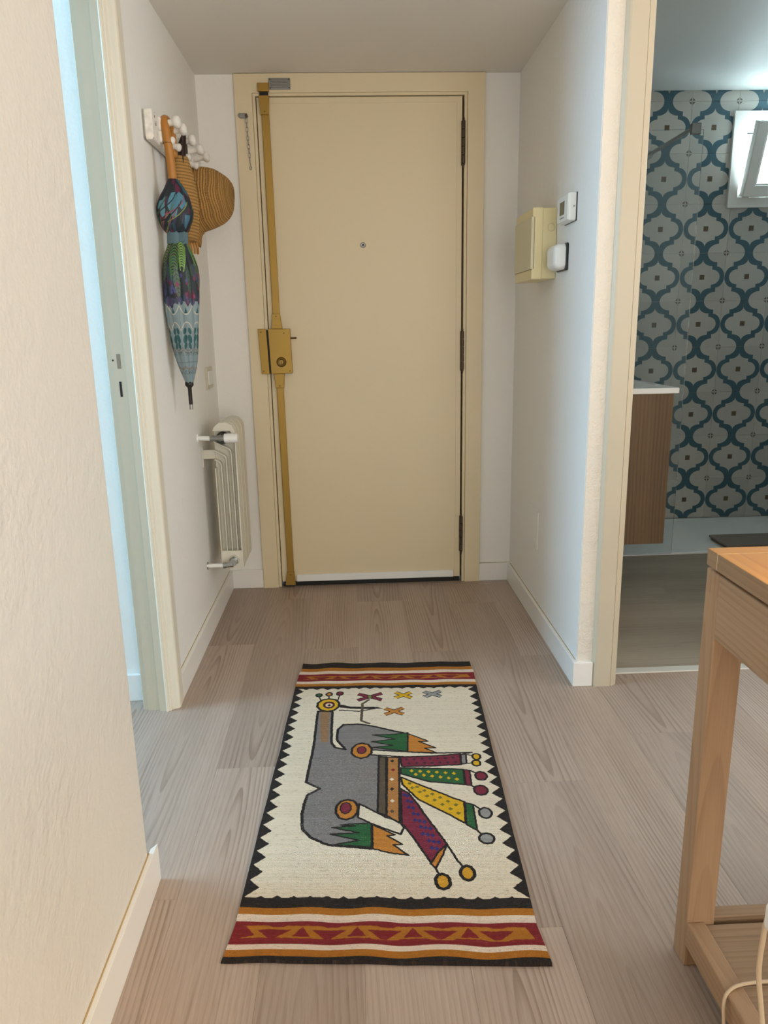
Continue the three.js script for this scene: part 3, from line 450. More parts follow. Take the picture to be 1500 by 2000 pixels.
// ---------------------------------------------------------------- raffia hat and raffia bag
function raffia(rep, holes) {
  const w = 512, h = 512, rows = 16, cols = 24;
  const col = dataTex(w, h, (u, v) => {
    const r = v * rows, c = u * cols + (Math.floor(r) % 2) * 0.5, fr = r - Math.floor(r), fc = c - Math.floor(c);
    const st = Math.sin(fr * Math.PI) * (0.65 + 0.35 * Math.sin(fc * Math.PI)), n = noise(c * 2.3, r * 6, 3.3) * 0.18;
    const hole = holes && Math.floor(r) % 4 === 0 ? sstep(0.3, 0.12, Math.hypot((fc - 0.5) * 1.2, fr - 0.5)) : sstep(0.17, 0.02, Math.hypot(fc - 0.02, (fr - 0.06) * 0.8));
    const t = clamp(0.45 + 0.55 * st + n);
    return [mix(mix(104, 206, t), 42, hole), mix(mix(68, 158, t), 25, hole), mix(mix(30, 88, t), 10, hole)];
  });
  const bump = dataTex(w, h, (u, v) => { const r = v * rows, c = u * cols + (Math.floor(r) % 2) * 0.5, fr = r - Math.floor(r), fc = c - Math.floor(c), b = 255 * Math.sin(fr * Math.PI) * (0.55 + 0.45 * Math.sin(fc * Math.PI)); return [b, b, b]; }, false);
  for (const t of [col, bump]) t.repeat.set(...rep);
  return new THREE.MeshStandardMaterial({ map: col, bumpMap: bump, bumpScale: 0.003, roughness: 0.75, side: THREE.DoubleSide });
}
{
  const h = thing('straw_hat', 'crocheted raffia sun hat hanging by its brim on the coat rack', 'hat', [-0.60, 1.594, 0.378]);
  const outer = [[0.0005, 0.142], [0.028, 0.138], [0.052, 0.128], [0.072, 0.112], [0.088, 0.088], [0.098, 0.058], [0.104, 0.028], [0.108, 0.008], [0.118, -0.003], [0.134, -0.009], [0.15, -0.013], [0.155, -0.015]];
  const inner = outer.slice().reverse().map(([r, y]) => [Math.max(0.0005, r - 0.003), y - 0.0045]);
  const warp = (g) => { const p = g.attributes.position; for (let i = 0; i < p.count; i++) { const x = p.getX(i), y = p.getY(i), z = p.getZ(i), a = Math.atan2(z, x), r = Math.hypot(x, z); const k = 1 + 0.05 * Math.sin(2 * a + 0.7) + 0.025 * Math.sin(5 * a + 1); p.setXYZ(i, x * k, y + (r > 0.108 ? 0.014 * Math.sin(3 * a + 0.6) : 0) + 0.006 * noise(x * 20, y * 20, z * 20), z * k * 0.94); } g.computeVertexNormals(); return g; };
  const crownPts = outer.slice(0, 8), brimPts = outer.slice(7);
  const mk = (o) => { const i = o.slice().reverse().map(([r, y]) => [Math.max(0.0005, r - 0.003), y - 0.004]); const v = new THREE.SplineCurve(o.map(([r, y]) => new THREE.Vector2(r, y))).getPoints(40).concat(new THREE.SplineCurve(i.map(([r, y]) => new THREE.Vector2(r, y))).getPoints(40)); return warp(new THREE.LatheGeometry(v, 72)); };
  const pose = (g) => { g.rotateZ(-Math.PI / 2 + 0.10); g.rotateY(-0.10); return g; };
  mesh('crown', pose(mk(crownPts)), raffia([5, 3.2], true), h);
  mesh('brim', pose(mk(brimPts)), raffia([6, 1.4], false), h);

  const b = thing('raffia_bag', 'small crocheted raffia bag on dark straps behind the umbrella', 'bag', [-0.596, 1.56, 0.60]);
  const P = [], U = [], I = [], NU = 48, NV = 36;
  for (let j = 0; j <= NV; j++) for (let i = 0; i <= NU; i++) {
    const t = j / NV, a = i / NU * Math.PI * 2, y = 0.125 - t * 0.255, open = Math.sin(Math.PI * clamp(t * 0.9 + 0.08)) ** 0.5;
    const sx = (0.016 + 0.02 * open) * (1 + 0.1 * Math.sin(3 * a + t * 4)), sz = 0.03 + 0.04 * open;
    P.push(Math.cos(a) * sx + 0.012 * t, y, Math.sin(a) * sz); U.push(i / NU, t);
  }
  for (let j = 0; j < NV; j++) for (let i = 0; i < NU; i++) { const a = j * (NU + 1) + i, c = a + NU + 1; I.push(a, a + 1, c, c, a + 1, c + 1); }
  const s0 = P.length / 3; P.push(0.012, -0.14, 0); U.push(0.5, 1); for (let i = 0; i < NU; i++) I.push(NV * (NU + 1) + i, NV * (NU + 1) + i + 1, s0);
  const g = new THREE.BufferGeometry(); g.setAttribute('position', new THREE.Float32BufferAttribute(P, 3)); g.setAttribute('uv', new THREE.Float32BufferAttribute(U, 2)); g.setIndex(I); g.computeVertexNormals();
  mesh('pouch', g, raffia([3, 1.6], false), b);
  const leather = std('#33201a', { roughness: 0.5 });
  for (const [dz, dx] of [[0.03, 0.004], [-0.02, 0.012], [0.045, 0.016]]) mesh('strap', tube([[dx, 0.10, dz], [dx, 0.16, dz * 0.6], [0.018, 0.199, -0.004], [dx + 0.004, 0.16, dz * 0.6 - 0.02], [dx, 0.10, dz - 0.02]], 0.0038, 40, 8), leather, b);
  for (let k = 0; k < 5; k++) mesh('tassel', tube([[0.0 + k * 0.006, -0.12, 0.03 - k * 0.012], [0.004 + k * 0.007, -0.15, 0.034 - k * 0.012], [0.002 + k * 0.007, -0.168, 0.03 - k * 0.013]], 0.0042, 16, 7), std(['#b98545', '#a87538', '#c29150'][k % 3], { roughness: 0.8 }), b);
}

// ---------------------------------------------------------------- woven rug
{
  const Wm = 590, Lm = 1256, S = 2040 / Lm;
  const cream = '#eedbbf', ink = '#170d09', must = '#b87014', red = '#84141c', pink = '#f2dcc8', grey = '#857c77', green = '#1f5a2a', orange = '#ca7c26', yellow = '#e6ae0c', maroon = '#7c1a32', navy = '#22246a', brown = '#5b4a36';
  const art = canvas(Math.round(Wm * S), 2040, (g) => {
    g.scale(S, S); const rr = rng(5);
    g.fillStyle = cream; g.fillRect(0, 0, Wm, Lm);
    const jag = (x, y) => 1.5 * noise(x * 0.21, y * 0.21, 4.2) + 0.8 * noise(x * 0.6, y * 0.6, 1.7);   // stepped, slightly ragged weaving
    const path = (p, close) => { g.beginPath(); const q = close ? [...p, p[0]] : p; q.forEach(([x, y], i) => { if (!i) return g.moveTo(x + jag(x, y), y + jag(y, x)); const [a, b] = q[i - 1], n = Math.max(1, Math.ceil(Math.hypot(x - a, y - b) / 5)); for (let k = 1; k <= n; k++) { const X = mix(a, x, k / n), Y = mix(b, y, k / n); g.lineTo(X + jag(X, Y), Y + jag(Y, X)); } }); };
    const poly = (p, fill, line = 4) => { path(p, true); g.closePath(); if (fill) { g.fillStyle = fill; g.fill(); } if (line) { g.strokeStyle = ink; g.lineWidth = line + 1.4; g.lineJoin = 'round'; g.stroke(); } };
    const line = (p, w, col = ink) => { path(p); g.strokeStyle = col; g.lineWidth = w; g.stroke(); };
    const disc = (x, y, rx, ry, fill, lw = 4) => poly(Array.from({ length: 10 }, (_, i) => [x + rx * Math.cos((i + 0.5) * Math.PI / 5) * 1.03, y + ry * Math.sin((i + 0.5) * Math.PI / 5) * 1.03]), fill, lw);
    const dia = (x, y, w, h, col) => { path([[x - w, y], [x, y - h], [x + w, y], [x, y + h]]); g.fillStyle = col; g.fill(); };
    // saw-tooth border down both sides and across both ends
    const n = 20, y0 = 178, y1 = 1092;
    for (const s of [0, 1]) { const X = (x) => s ? Wm - x : x, p = [[X(-2), y0 - 8]]; for (let i = 0; i < n; i++) { const a = y0 + (y1 - y0) * i / n, b = y0 + (y1 - y0) * (i + 1) / n; p.push([X(7), a], [X(31), (a + b) / 2], [X(7), b]); } p.push([X(-2), y1 + 8]); poly(p, ink, 0); }
    for (const [ya, d] of [[178, 1], [1104, -1]]) { const p = [[0, ya - d * 14], [Wm, ya - d * 14]]; for (let i = 16; i >= 0; i--) { p.push([20 + i * 34.4, ya], [20 + (i - 0.5) * 34.4, ya + d * 11]); } poly(p, ink, 0); }
    // striped ends
    const end = (top, rows) => { let y = top; for (const [h, c] of rows) { g.fillStyle = c; g.beginPath(); g.moveTo(0, y); for (let x = 0; x <= Wm; x += 10) g.lineTo(x, y + 1.6 * Math.sin(x * 0.045 + top)); for (let x = Wm; x >= 0; x -= 10) g.lineTo(x, y + h + 1.6 + 1.6 * Math.sin(x * 0.045 + top)); g.fill(); y += h; } };
    const motif = (yc, h) => {
      poly([[22, yc - h], [566, yc - h], [578, yc + h], [14, yc + h * 0.7], [44, yc + h * 0.35]], must, 0);
      for (let i = 0; i < 5; i++) { const x = 80 + i * 107; poly([[x - 33, yc - h * 0.42], [x + 33, yc - h * 0.42], [x + 4, yc + h * 0.8], [x - 8, yc + h * 0.8]], red, 0); if (i < 4) poly([[x + 54, yc - h * 0.85], [x + 72, yc + h * 0.5], [x + 36, yc + h * 0.5]], red, 0); }
      for (let i = 0; i < 5; i++) { const x = 80 + i * 107; poly([[x + 12, yc + h * 1.05], [x + 30, yc + h * 0.72], [x + 78, yc + h * 0.72], [x + 95, yc + h * 1.05]], red, 0); poly([[x - 18, yc - h * 1.05], [x - 4, yc - h * 0.78], [x + 16, yc - h * 0.78], [x + 26, yc - h * 1.05]], red, 0); }
    };
    end(0, [[38, ink], [22, must], [20, pink], [50, red], [18, pink], [18, must], [14, ink]]); motif(107, 13);
    end(1098, [[27, ink], [18, must], [19, pink], [56, red], [13, pink], [16, must], [12, ink]]); motif(1190, 18);
    // bird: body and neck
    poly([[88, 328], [92, 497], [91, 587], [91, 671], [90, 695], [128, 722], [99, 748], [94, 784], [94, 826], [101, 881], [121, 909], [154, 932], [175, 939], [264, 950], [262, 860], [289, 828], [278, 824], [277, 575], [352, 561], [355, 466], [270, 428], [216, 407], [170, 410], [155, 437], [156, 492], [183, 543], [152, 531], [141, 504], [132, 329]], grey, 6);
    for (let i = 0; i < 4200; i++) { g.fillStyle = rr() < 0.5 ? 'rgba(96,88,84,0.5)' : 'rgba(168,160,154,0.45)'; const x = 96 + rr() * 176, y = 560 + rr() * 350; if (x < 275 && y < 900) g.fillRect(x, y, 3, 1.6); }
    poly([[95, 330], [122, 331], [132, 503], [111, 503]], '#97704c', 0);
    for (let i = 0; i < 14; i++) dia(114 + (i % 3) * 5, 345 + i * 11, 5, 3, '#b27a48');
    disc(116, 289, 34, 38, yellow, 6); disc(118, 289, 16, 19, red, 3); disc(118, 290, 11, 12, '#e8cdb0', 0); dia(119, 291, 6, 7, ink);
    line([[91, 263], [82, 230]], 4); line([[115, 251], [114, 224]], 4); line([[144, 264], [148, 222]], 4);
    disc(82, 226, 9, 11, green); disc(114, 220, 9, 12, orange); disc(148, 217, 10, 12, maroon);
    poly([[152, 287], [185, 301], [269, 308], [286, 317], [248, 319], [186, 314], [153, 306]], ink, 0); line([[151, 322], [213, 330], [262, 318]], 5);
    line([[243, 258], [222, 286], [222, 388], [249, 408]], 8, brown);
    const x4 = (x, y, w, h, col, mid) => { for (const [lw, c] of [[18, ink], [12, col]]) { g.lineCap = 'butt'; line([[x - w, y - h * 0.75], [x, y], [x + w, y + h * 0.8]], lw, c); line([[x - w, y + h * 0.8], [x, y], [x + w, y - h * 0.8]], lw, c); } if (mid) disc(x, y, 7, 10, mid, 2); };
    x4(244, 242, 38, 26, maroon, '#7f8a3a'); x4(350, 232, 25, 22, yellow); x4(443, 229, 26, 22, '#9a9893'); x4(320, 335, 28, 24, orange);
    // wings
    poly([[358, 461], [355, 556], [259, 536], [315, 525], [255, 507], [322, 493], [257, 471], [309, 469]], green, 3); poly([[358, 465], [414, 508], [388, 508], [434, 541], [403, 542], [436, 565], [355, 558]], orange, 3);
    poly([[262, 860], [264, 946], [175, 937], [235, 923], [167, 899], [234, 896], [170, 875], [223, 871], [190, 866]], green, 3); poly([[264, 866], [317, 902], [299, 905], [333, 934], [312, 936], [346, 969], [312, 965], [266, 950]], orange, 3);
    poly([[253, 547], [358, 559], [420, 566], [500, 568], [531, 567], [498, 576], [419, 581], [370, 585], [253, 571]], cream, 4);
    poly([[230, 787], [296, 839], [329, 855], [338, 878], [330, 900], [259, 861], [229, 839]], cream, 4);
    disc(228, 550, 28, 36, orange, 5); disc(228, 547, 12, 17, maroon, 2); disc(201, 808, 27, 38, orange, 5); disc(198, 802, 13, 21, maroon, 2);
    poly([[276, 581], [296, 582], [297, 832], [276, 822]], brown, 4); poly([[299, 584], [331, 585], [328, 860], [297, 834]], '#b9793a', 4);
    [[313, 602, ink], [314, 644, red], [311, 686, cream], [311, 727, ink], [311, 776, cream], [311, 817, brown]].forEach(([x, y, c]) => dia(x, y, 6, 7, c));
    // tail ribbons
    const dots = (quad, nx, ny, col, w, h) => { for (let j = 0; j < ny; j++) for (let i = 0; i < nx; i++) { const s = (i + 0.5 + (j % 2) * 0.25) / (nx + 0.25), t = (j + 0.5) / ny, [a, b, c, d] = quad; dia(mix(mix(a[0], b[0], s), mix(d[0], c[0], s), t), mix(mix(a[1], b[1], s), mix(d[1], c[1], s), t), w, h, col); } };
    poly([[334, 583], [419, 580], [498, 574], [496, 624], [417, 628], [338, 628]], maroon, 4); dots([[340, 585], [494, 580], [492, 622], [342, 624]], 7, 2, '#3a1830', 5, 6); poly([[500, 576], [514, 576], [511, 619], [497, 622]], '#8b8580', 3);
    line([[514, 577], [541, 588]], 4); line([[511, 619], [537, 618]], 4); disc(541, 588, 11, 14, yellow); disc(537, 618, 11, 13, yellow);
    poly([[334, 634], [499, 645], [497, 712], [407, 698], [335, 662]], green, 4); dots([[350, 640], [490, 652], [488, 704], [360, 668]], 6, 2, yellow, 6, 7); poly([[500, 647], [515, 650], [513, 717], [499, 713]], maroon, 3);
    line([[516, 650], [542, 672]], 5); line([[513, 717], [534, 732]], 5); disc(542, 675, 15, 18, maroon); disc(534, 736, 17, 20, maroon);
    poly([[334, 677], [488, 783], [484, 862], [375, 768], [337, 707]], yellow, 4); dots([[345, 690], [482, 790], [478, 848], [350, 715]], 7, 2, '#7a6b1e', 6, 6); poly([[490, 786], [508, 794], [508, 888], [485, 866]], green, 3);
    line([[508, 794], [534, 825]], 5); line([[508, 888], [526, 912]], 5); disc(534, 827, 15, 19, '#9a9590'); disc(526, 915, 17, 17, '#9a9590');
    poly([[333, 727], [353, 745], [374, 790], [393, 838], [434, 934], [395, 996], [359, 910], [333, 862]], maroon, 4); dots([[340, 745], [365, 760], [425, 930], [395, 980]], 3, 3, navy, 0.1, 0.1);
    for (let j = 0; j < 9; j++) for (let i = 0; i < 3; i++) { const t = j / 8.5, xa = mix(338, 400, t ** 1.3), xb = mix(356, 424, t), x = mix(xa, xb, (i + (j % 2) * 0.4) / 2.4), y = mix(752, 958, t) + i * 3; if (i < 2 || j > 3) dia(x + 4, y, 5.5, 7, navy); }
    poly([[434, 934], [422, 968], [403, 1012], [393, 996], [412, 960]], orange, 3); line([[403, 1012], [414, 1040]], 5); line([[434, 934], [452, 985], [468, 1014]], 5); disc(416, 1050, 15, 22, '#dc9c22', 6); disc(470, 1024, 15, 21, '#dc9c22', 6);
    // yarn: dyed threads vary a little from pick to pick
    for (let y = 0; y < Lm; y += 2.4) { g.fillStyle = 'rgba(' + (rr() < 0.55 ? '70,40,10,' : '255,240,215,') + (rr() * 0.06).toFixed(3) + ')'; g.fillRect(0, y, Wm, 2.4); }
    for (let i = 0; i < 9000; i++) { g.fillStyle = rr() < 0.5 ? 'rgba(120,84,52,0.20)' : 'rgba(255,246,228,0.10)'; g.fillRect(rr() * Wm, rr() * Lm, 3 + rr() * 5, 1.5); }
  });
  art.wrapS = art.wrapT = THREE.ClampToEdgeWrapping;
  const weave = dataTex(128, 128, (u, v) => { const a = Math.sin(u * Math.PI * 16), b = Math.sin(v * Math.PI * 32 + (Math.floor(u * 16) % 2) * Math.PI), n = wrapNoise(u, v, 12, 2) * 40, k = 128 + 50 * b + 35 * Math.abs(a) + n; return [k, k, k]; }, false, [15, 20]);
  const mat = new THREE.MeshStandardMaterial({ map: art, bumpMap: weave, bumpScale: 0.0035, roughness: 0.95 });
  const rug = thing('rug', 'handwoven cream rug with a grey bird and sawtooth border', 'rug', [0.0005, 0, 1.4815]);
  rug.rotation.y = -2.67 * Math.PI / 180;
  const NX = 90, NZ2 = 190, P = [], U = [], I = [], w = 0.59, L = 1.256;
  const top = (x, z) => 0.0062 + 0.0022 * noise(x * 5, z * 4, 3) + 0.0016 * noise(x * 14, z * 9, 8) + 0.0035 * (sstep(0.53, 0.63, Math.abs(z))) * (1 + Math.sin(x * 38 + z * 7)) * 0.5;
  const pos = (i, j) => { let u = i / NX, v = j / NZ2, z = (v - 0.5) * L, x = (u - 0.5) * w; x += 0.003 * noise(z * 6, 2, u > 0.5 ? 1 : 5) * Math.abs(u - 0.5) * 2 + (v > 0.93 ? (u - 0.5) * 0.02 * (v - 0.93) / 0.07 : 0) + (v < 0.05 ? (u - 0.5) * -0.01 : 0); z += 0.004 * noise(x * 12, 9, v > 0.5 ? 2 : 7) * Math.abs(v - 0.5) * 2 + (v > 0.5 ? (u - 0.5) * 0.018 * (v - 0.5) * 2 : 0); return [x, z]; };
  for (let j = 0; j <= NZ2; j++) for (let i = 0; i <= NX; i++) { const [x, z] = pos(i, j); P.push(x, top(x, z), z); U.push(i / NX, 1 - j / NZ2); }
  for (let j = 0; j < NZ2; j++) for (let i = 0; i < NX; i++) { const a = j * (NX + 1) + i, b = a + NX + 1; I.push(a, b, a + 1, b, b + 1, a + 1); }
  const rim = []; for (let i = 0; i <= NX; i++) rim.push([i, 0]); for (let j = 1; j <= NZ2; j++) rim.push([NX, j]); for (let i = NX - 1; i >= 0; i--) rim.push([i, NZ2]); for (let j = NZ2 - 1; j >= 0; j--) rim.push([0, j]);
  const r0 = P.length / 3; rim.forEach(([i, j]) => { const [x, z] = pos(i, j); P.push(x, top(x, z), z, x * 1.003, 0.0006, z * 1.001); U.push(i / NX, 1 - j / NZ2, i / NX, 1 - j / NZ2); });
  for (let k = 0; k < rim.length - 1; k++) { const a = r0 + k * 2; I.push(a, a + 2, a + 1, a + 1, a + 2, a + 3); }
  const g = new THREE.BufferGeometry(); g.setAttribute('position', new THREE.Float32BufferAttribute(P, 3)); g.setAttribute('uv', new THREE.Float32BufferAttribute(U, 2)); g.setIndex(I); g.computeVertexNormals();
  mesh('weave', g, mat, rug);
}

// ---------------------------------------------------------------- bathroom
{
  // tiled wall: backing with the window opening, and every tile a piece
  const zt = -0.945, win = { x0: 2.005, x1: 2.565, y0: 1.768, y1: 2.162 };
  const tw = thing('wall_tiled', 'bathroom wall of white tiles with blue ogee pattern', 'wall', [0, 0, 0], null, 'structure');
  mesh('backing', [bx(0.755, win.x0, 0, TOP, -1.1, zt - 0.008), bx(win.x1, 2.75, 0, TOP, -1.1, zt - 0.008), bx(win.x0, win.x1, 0, win.y0, -1.1, zt - 0.008), bx(win.x0, win.x1, win.y1, TOP, -1.1, zt - 0.008)], std('#cfcdc6', { roughness: 0.9 }), tw);
  const tile = (k) => canvas(512, 512, (g, S) => {
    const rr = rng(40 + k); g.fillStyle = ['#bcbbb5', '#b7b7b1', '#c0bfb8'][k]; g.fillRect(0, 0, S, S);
    const H = S / 2;
    const half = (sx, sy) => { // outer boundary in tile coordinates (0..1 of half)
      const p = [];
      for (let i = 0; i <= 10; i++) { const a = i / 10 * Math.PI / 2; p.push([0.635 - 0.455 * Math.cos(a), 1.0 - 0.38 * Math.sin(a)]); }
      for (let i = 0; i <= 12; i++) { const a = i / 12 * Math.PI / 2; p.push([0.635 + 0.355 * Math.sin(a), 0.44 * Math.cos(a)]); }
      return p.map(([x, y]) => [H + sx * x * H, H - sy * y * H]);
    };
    const inn = (sx, sy) => {
      const p = [];
      for (let i = 0; i <= 10; i++) { const a = i / 10 * Math.PI / 2; p.push([0.43 - 0.43 * Math.cos(a), 0.74 - 0.28 * Math.sin(a)]); }
      for (let i = 0; i <= 12; i++) { const a = i / 12 * Math.PI / 2; p.push([0.43 + 0.36 * Math.sin(a), 0.315 * Math.cos(a)]); }
      return p.map(([x, y]) => [H + sx * x * H, H - sy * y * H]);
    };
    const ring = (f) => { g.beginPath(); const q1 = f(1, 1), q2 = f(1, -1).reverse(), q3 = f(-1, -1), q4 = f(-1, 1).reverse(); [...q1, ...q2, ...q3, ...q4].forEach(([x, y], i) => i ? g.lineTo(x, y) : g.moveTo(x, y)); g.closePath(); };
    ring(half); g.fillStyle = '#41626f'; g.fill();
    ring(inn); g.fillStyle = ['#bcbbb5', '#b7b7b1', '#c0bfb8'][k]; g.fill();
    g.fillStyle = '#6f604d'; g.fillRect(H - 27, H - 27, 54, 54);
    for (let i = 0; i < 260; i++) { g.fillStyle = 'rgba(60,48,34,0.25)'; g.fillRect(H - 27 + rr() * 50, H - 27 + rr() * 50, 4, 4); }
    g.fillStyle = '#5a5347'; for (const [cx, sx] of [[0, 1], [S, -1]]) for (const [cy, sy] of [[0, 1], [S, -1]]) { g.beginPath(); g.moveTo(cx + sx * 7, cy + sy * 7); g.lineTo(cx + sx * 34, cy + sy * 7); g.lineTo(cx + sx * 7, cy + sy * 34); g.fill(); }
    for (let i = 0; i < 900; i++) { g.fillStyle = rr() < 0.5 ? 'rgba(255,255,255,0.05)' : 'rgba(90,80,66,0.05)'; g.fillRect(rr() * S, rr() * S, 6, 6); }
  });
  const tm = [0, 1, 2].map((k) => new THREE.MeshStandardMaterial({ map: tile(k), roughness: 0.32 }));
  const P = 0.25, cut = (x0, x1, y0, y1) => {           // tile rectangle less the window opening
    const out = [], W = win; if (x1 <= W.x0 || x0 >= W.x1 || y1 <= W.y0 || y0 >= W.y1) return [[x0, x1, y0, y1]];
    if (y0 < W.y0) out.push([x0, x1, y0, W.y0]); if (y1 > W.y1) out.push([x0, x1, W.y1, y1]);
    const a = Math.max(y0, W.y0), b = Math.min(y1, W.y1); if (x0 < W.x0) out.push([x0, W.x0, a, b]); if (x1 > W.x1) out.push([W.x1, x1, a, b]); return out;
  };
  for (let c = 0; c < 8; c++) for (let r = 0; r < 10; r++) {
    const X0 = 0.744 + c * P, Y0 = 0.0005 + r * P, g = [];
    for (const [a, b, d, e] of cut(Math.max(0.755, X0) + 0.0006, X0 + P - 0.0006, Math.max(0.014, Y0) + 0.0006, Math.min(2.302, Y0 + P) - 0.0006)) {
      if (b - a < 0.002 || e - d < 0.002) continue;
      const t = bx(a, b, d, e, zt - 0.009, zt), u = t.attributes.uv, p = t.attributes.position; for (let i = 0; i < u.count; i++) u.setXY(i, (p.getX(i) - X0) / P, (p.getY(i) - Y0) / P); g.push(t);
    }
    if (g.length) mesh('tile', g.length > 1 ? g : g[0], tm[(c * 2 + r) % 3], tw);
  }
  // window with tilted sash
  const w = thing('window_3', 'small white bathroom window with its sash tilted inwards', 'window', [0, 0, 0], null, 'structure');
  const ringShape = (x0, x1, y0, y1, t, z0, z1, b = 0.002) => push([[x0, y0], [x1, y0], [x1, y1], [x0, y1]], z0, z1, b, [[[x0 + t, y0 + t], [x0 + t, y1 - t], [x1 - t, y1 - t], [x1 - t, y0 + t]]]);
  mesh('architrave', ringShape(1.968, 2.602, 1.728, 2.2, 0.05, zt - 0.001, zt + 0.018), M.white, w);
  mesh('frame', ringShape(2.008, 2.562, 1.77, 2.16, 0.04, -1.09, zt + 0.006), M.white, w);
  mesh('seal', ringShape(2.046, 2.524, 1.808, 2.122, 0.006, -1.05, -1.04, 0), M.black, w);
  const sash = partGroup('sash', w); sash.position.set(0, 1.80, -0.93); sash.rotation.x = 17 * Math.PI / 180;
  mesh('sash_frame', ringShape(2.028, 2.542, -0.012, 0.345, 0.056, 0.0, 0.045, 0.004), M.white, sash);
  mesh('glazing_bead', ringShape(2.084, 2.486, 0.043, 0.29, 0.008, 0.008, 0.038, 0.001), M.white, sash);
  mesh('pane', bx(2.086, 2.484, 0.045, 0.288, 0.018, 0.024), new THREE.MeshPhysicalMaterial({ color: 0xffffff, transmission: 1, thickness: 0, roughness: 0.35 }), sash);
  mesh('hinge_cover', [rb(2.045, 2.085, 1.776, 1.788, zt - 0.01, zt + 0.016, 0.003), rb(2.09, 2.14, 1.777, 1.786, zt - 0.01, zt + 0.012, 0.003)], M.whiteSatin, w);

  // floor, tray
  const f = thing('floor', 'darker grey brown wood look plank floor of the bathroom', 'floor', [0, 0, 0], null, 'structure');
  const bt = [0, 1, 2].map((k) => woodTex(256, 1280, 0.2, 1.28, [[172, 161, 144], [165, 154, 137], [178, 167, 150]][k], [[122, 110, 94], [116, 104, 89], [128, 115, 99]][k], 91.7 + k * 23, { uc: 0.3 + k * 0.5, contrast: 0.55, fibre: 0.8, slope: 0.02, ring: 0.012 }));
  const bm = bt.map((t) => new THREE.MeshStandardMaterial({ map: t, roughness: 0.4 }));
  mesh('underlay', bx(0.755, 2.75, -0.05, -0.0095, -1.0, 0.99), M.dark, f);
  for (let r = 0; r < 7; r++) { let x = 0.755 - ((r * 0.53) % 1) * 1.1 - 0.1, k = 0; while (x < 2.75) { const a = Math.max(x, 0.755), b = Math.min(x + 1.28, 2.75); if (b - a > 0.02) { const m = mesh('plank', plankGeo(0.1996, b - a - 0.0004, (a - x) / 1.28, true), bm[(r + k) % 3], f); m.position.set((a + b) / 2, 0, 0.872 - r * 0.2); } x += 1.28; k++; } }
  const tray = tag(mesh('shower_tray', lift([[0.756, -0.94], [2.749, -0.94], [2.749, -0.28], [0.756, -0.28]], 0.0005, 0.0135, 0.004), M.ceramic), 'white low shower tray below the patterned tiles', 'shower tray');

  const v = thing('vanity_cabinet', 'wall hung walnut vanity cabinet under a white basin', 'cabinet', [0.756, 0.265, 0.06]);
  const vt = woodTex(256, 512, 0.45, 0.62, [118, 92, 60], [64, 47, 28], 55.5, { uc: 0.25, ring: 0.016, slope: 0.12, depth: 0.0, contrast: 0.8, fibre: 0.7 });
  const vm = new THREE.MeshStandardMaterial({ map: vt, roughness: 0.5 });
  const side = new THREE.BoxGeometry(0.43, 0.606, 0.018); side.translate(0.215, 0.303, 0.31);
  mesh('side_panel', side, vm, v); const s2 = side.clone(); s2.translate(0, 0, -0.6); mesh('side_panel', s2, vm, v);
  const fr = new THREE.BoxGeometry(0.582, 0.29, 0.018); fr.rotateY(Math.PI / 2); const f1 = fr.clone(); f1.translate(0.421, 0.147, 0.01); mesh('drawer_front', f1, vm, v); const f2 = fr.clone(); f2.translate(0.421, 0.451, 0.01); mesh('drawer_front', f2, vm, v);
  mesh('carcass', bx(0.0, 0.41, 0.01, 0.6, -0.28, 0.3), vm, v);
  const b = thing('washbasin', 'white ceramic basin top on the wall hung vanity', 'washbasin', [0.756, 0.8715, 0.06]);
  const basinShape = lift([[0.0, -0.3], [0.447, -0.3], [0.447, 0.33], [0.0, 0.33]], 0, 0.0215, 0.004);
  mesh('rim', (() => { const s = new THREE.Shape([[0, -0.325], [0.447, -0.325], [0.447, 0.3], [0, 0.3]].map(([x, z]) => new THREE.Vector2(x, z))); s.holes.push(new THREE.Path([[0.1, -0.25], [0.1, 0.22], [0.405, 0.22], [0.405, -0.25]].map(([x, z]) => new THREE.Vector2(x, z)))); const g = new THREE.ExtrudeGeometry(s, { depth: 0.016, bevelEnabled: true, bevelSize: 0.003, bevelThickness: 0.003, bevelOffset: -0.003, bevelSegments: 2 }); g.rotateX(-Math.PI / 2); g.translate(0, 0.003, 0); return g; })(), M.ceramic, b);
  mesh('bowl', bx(0.098, 0.407, 0.0005, 0.006, -0.222, 0.252), M.ceramic, b);

  const sg = thing('shower_screen', 'clear glass shower screen with chrome brace', 'shower screen', [0.756, 0.0135, -0.27]);
  mesh('glass', bx(0.002, 0.757, 0.0, 1.944, -0.004, 0.004), new THREE.MeshPhysicalMaterial({ color: 0xffffff, transmission: 1, thickness: 0.008, ior: 1.5, roughness: 0, attenuationColor: new THREE.Color(0.55, 0.8, 0.72), attenuationDistance: 0.25 }), sg);
  mesh('brace', cyl([0.722, 1.958, 0.0], [0.772, 1.98, -0.67], 0.009, 0.009, 16), M.steel, sg);
  mesh('clamp', rb(0.7, 0.742, 1.925, 1.97, -0.013, 0.013, 0.003), M.steel, sg);
  mesh('wall_flange', cyl([0.772, 1.98, -0.66], [0.772, 1.98, -0.674], 0.02, 0.02, 20), M.steel, sg);

  const mt = thing('bath_mat', 'grey brown textured bath mat on the shower tray edge', 'mat', [2.07, 0.0135, -0.39]);
  const mtex = dataTex(256, 256, (u, v) => { const k = 0.75 + 0.25 * Math.sin(v * Math.PI * 60) * Math.sin(u * Math.PI * 60) + 0.35 * wrapNoise(u, v, 50, 6); return [186 * k, 172 * k, 158 * k]; }, true, [6, 6]);
  const mm = new THREE.MeshStandardMaterial({ map: mtex, bumpMap: mtex, bumpScale: 0.004, roughness: 1 });
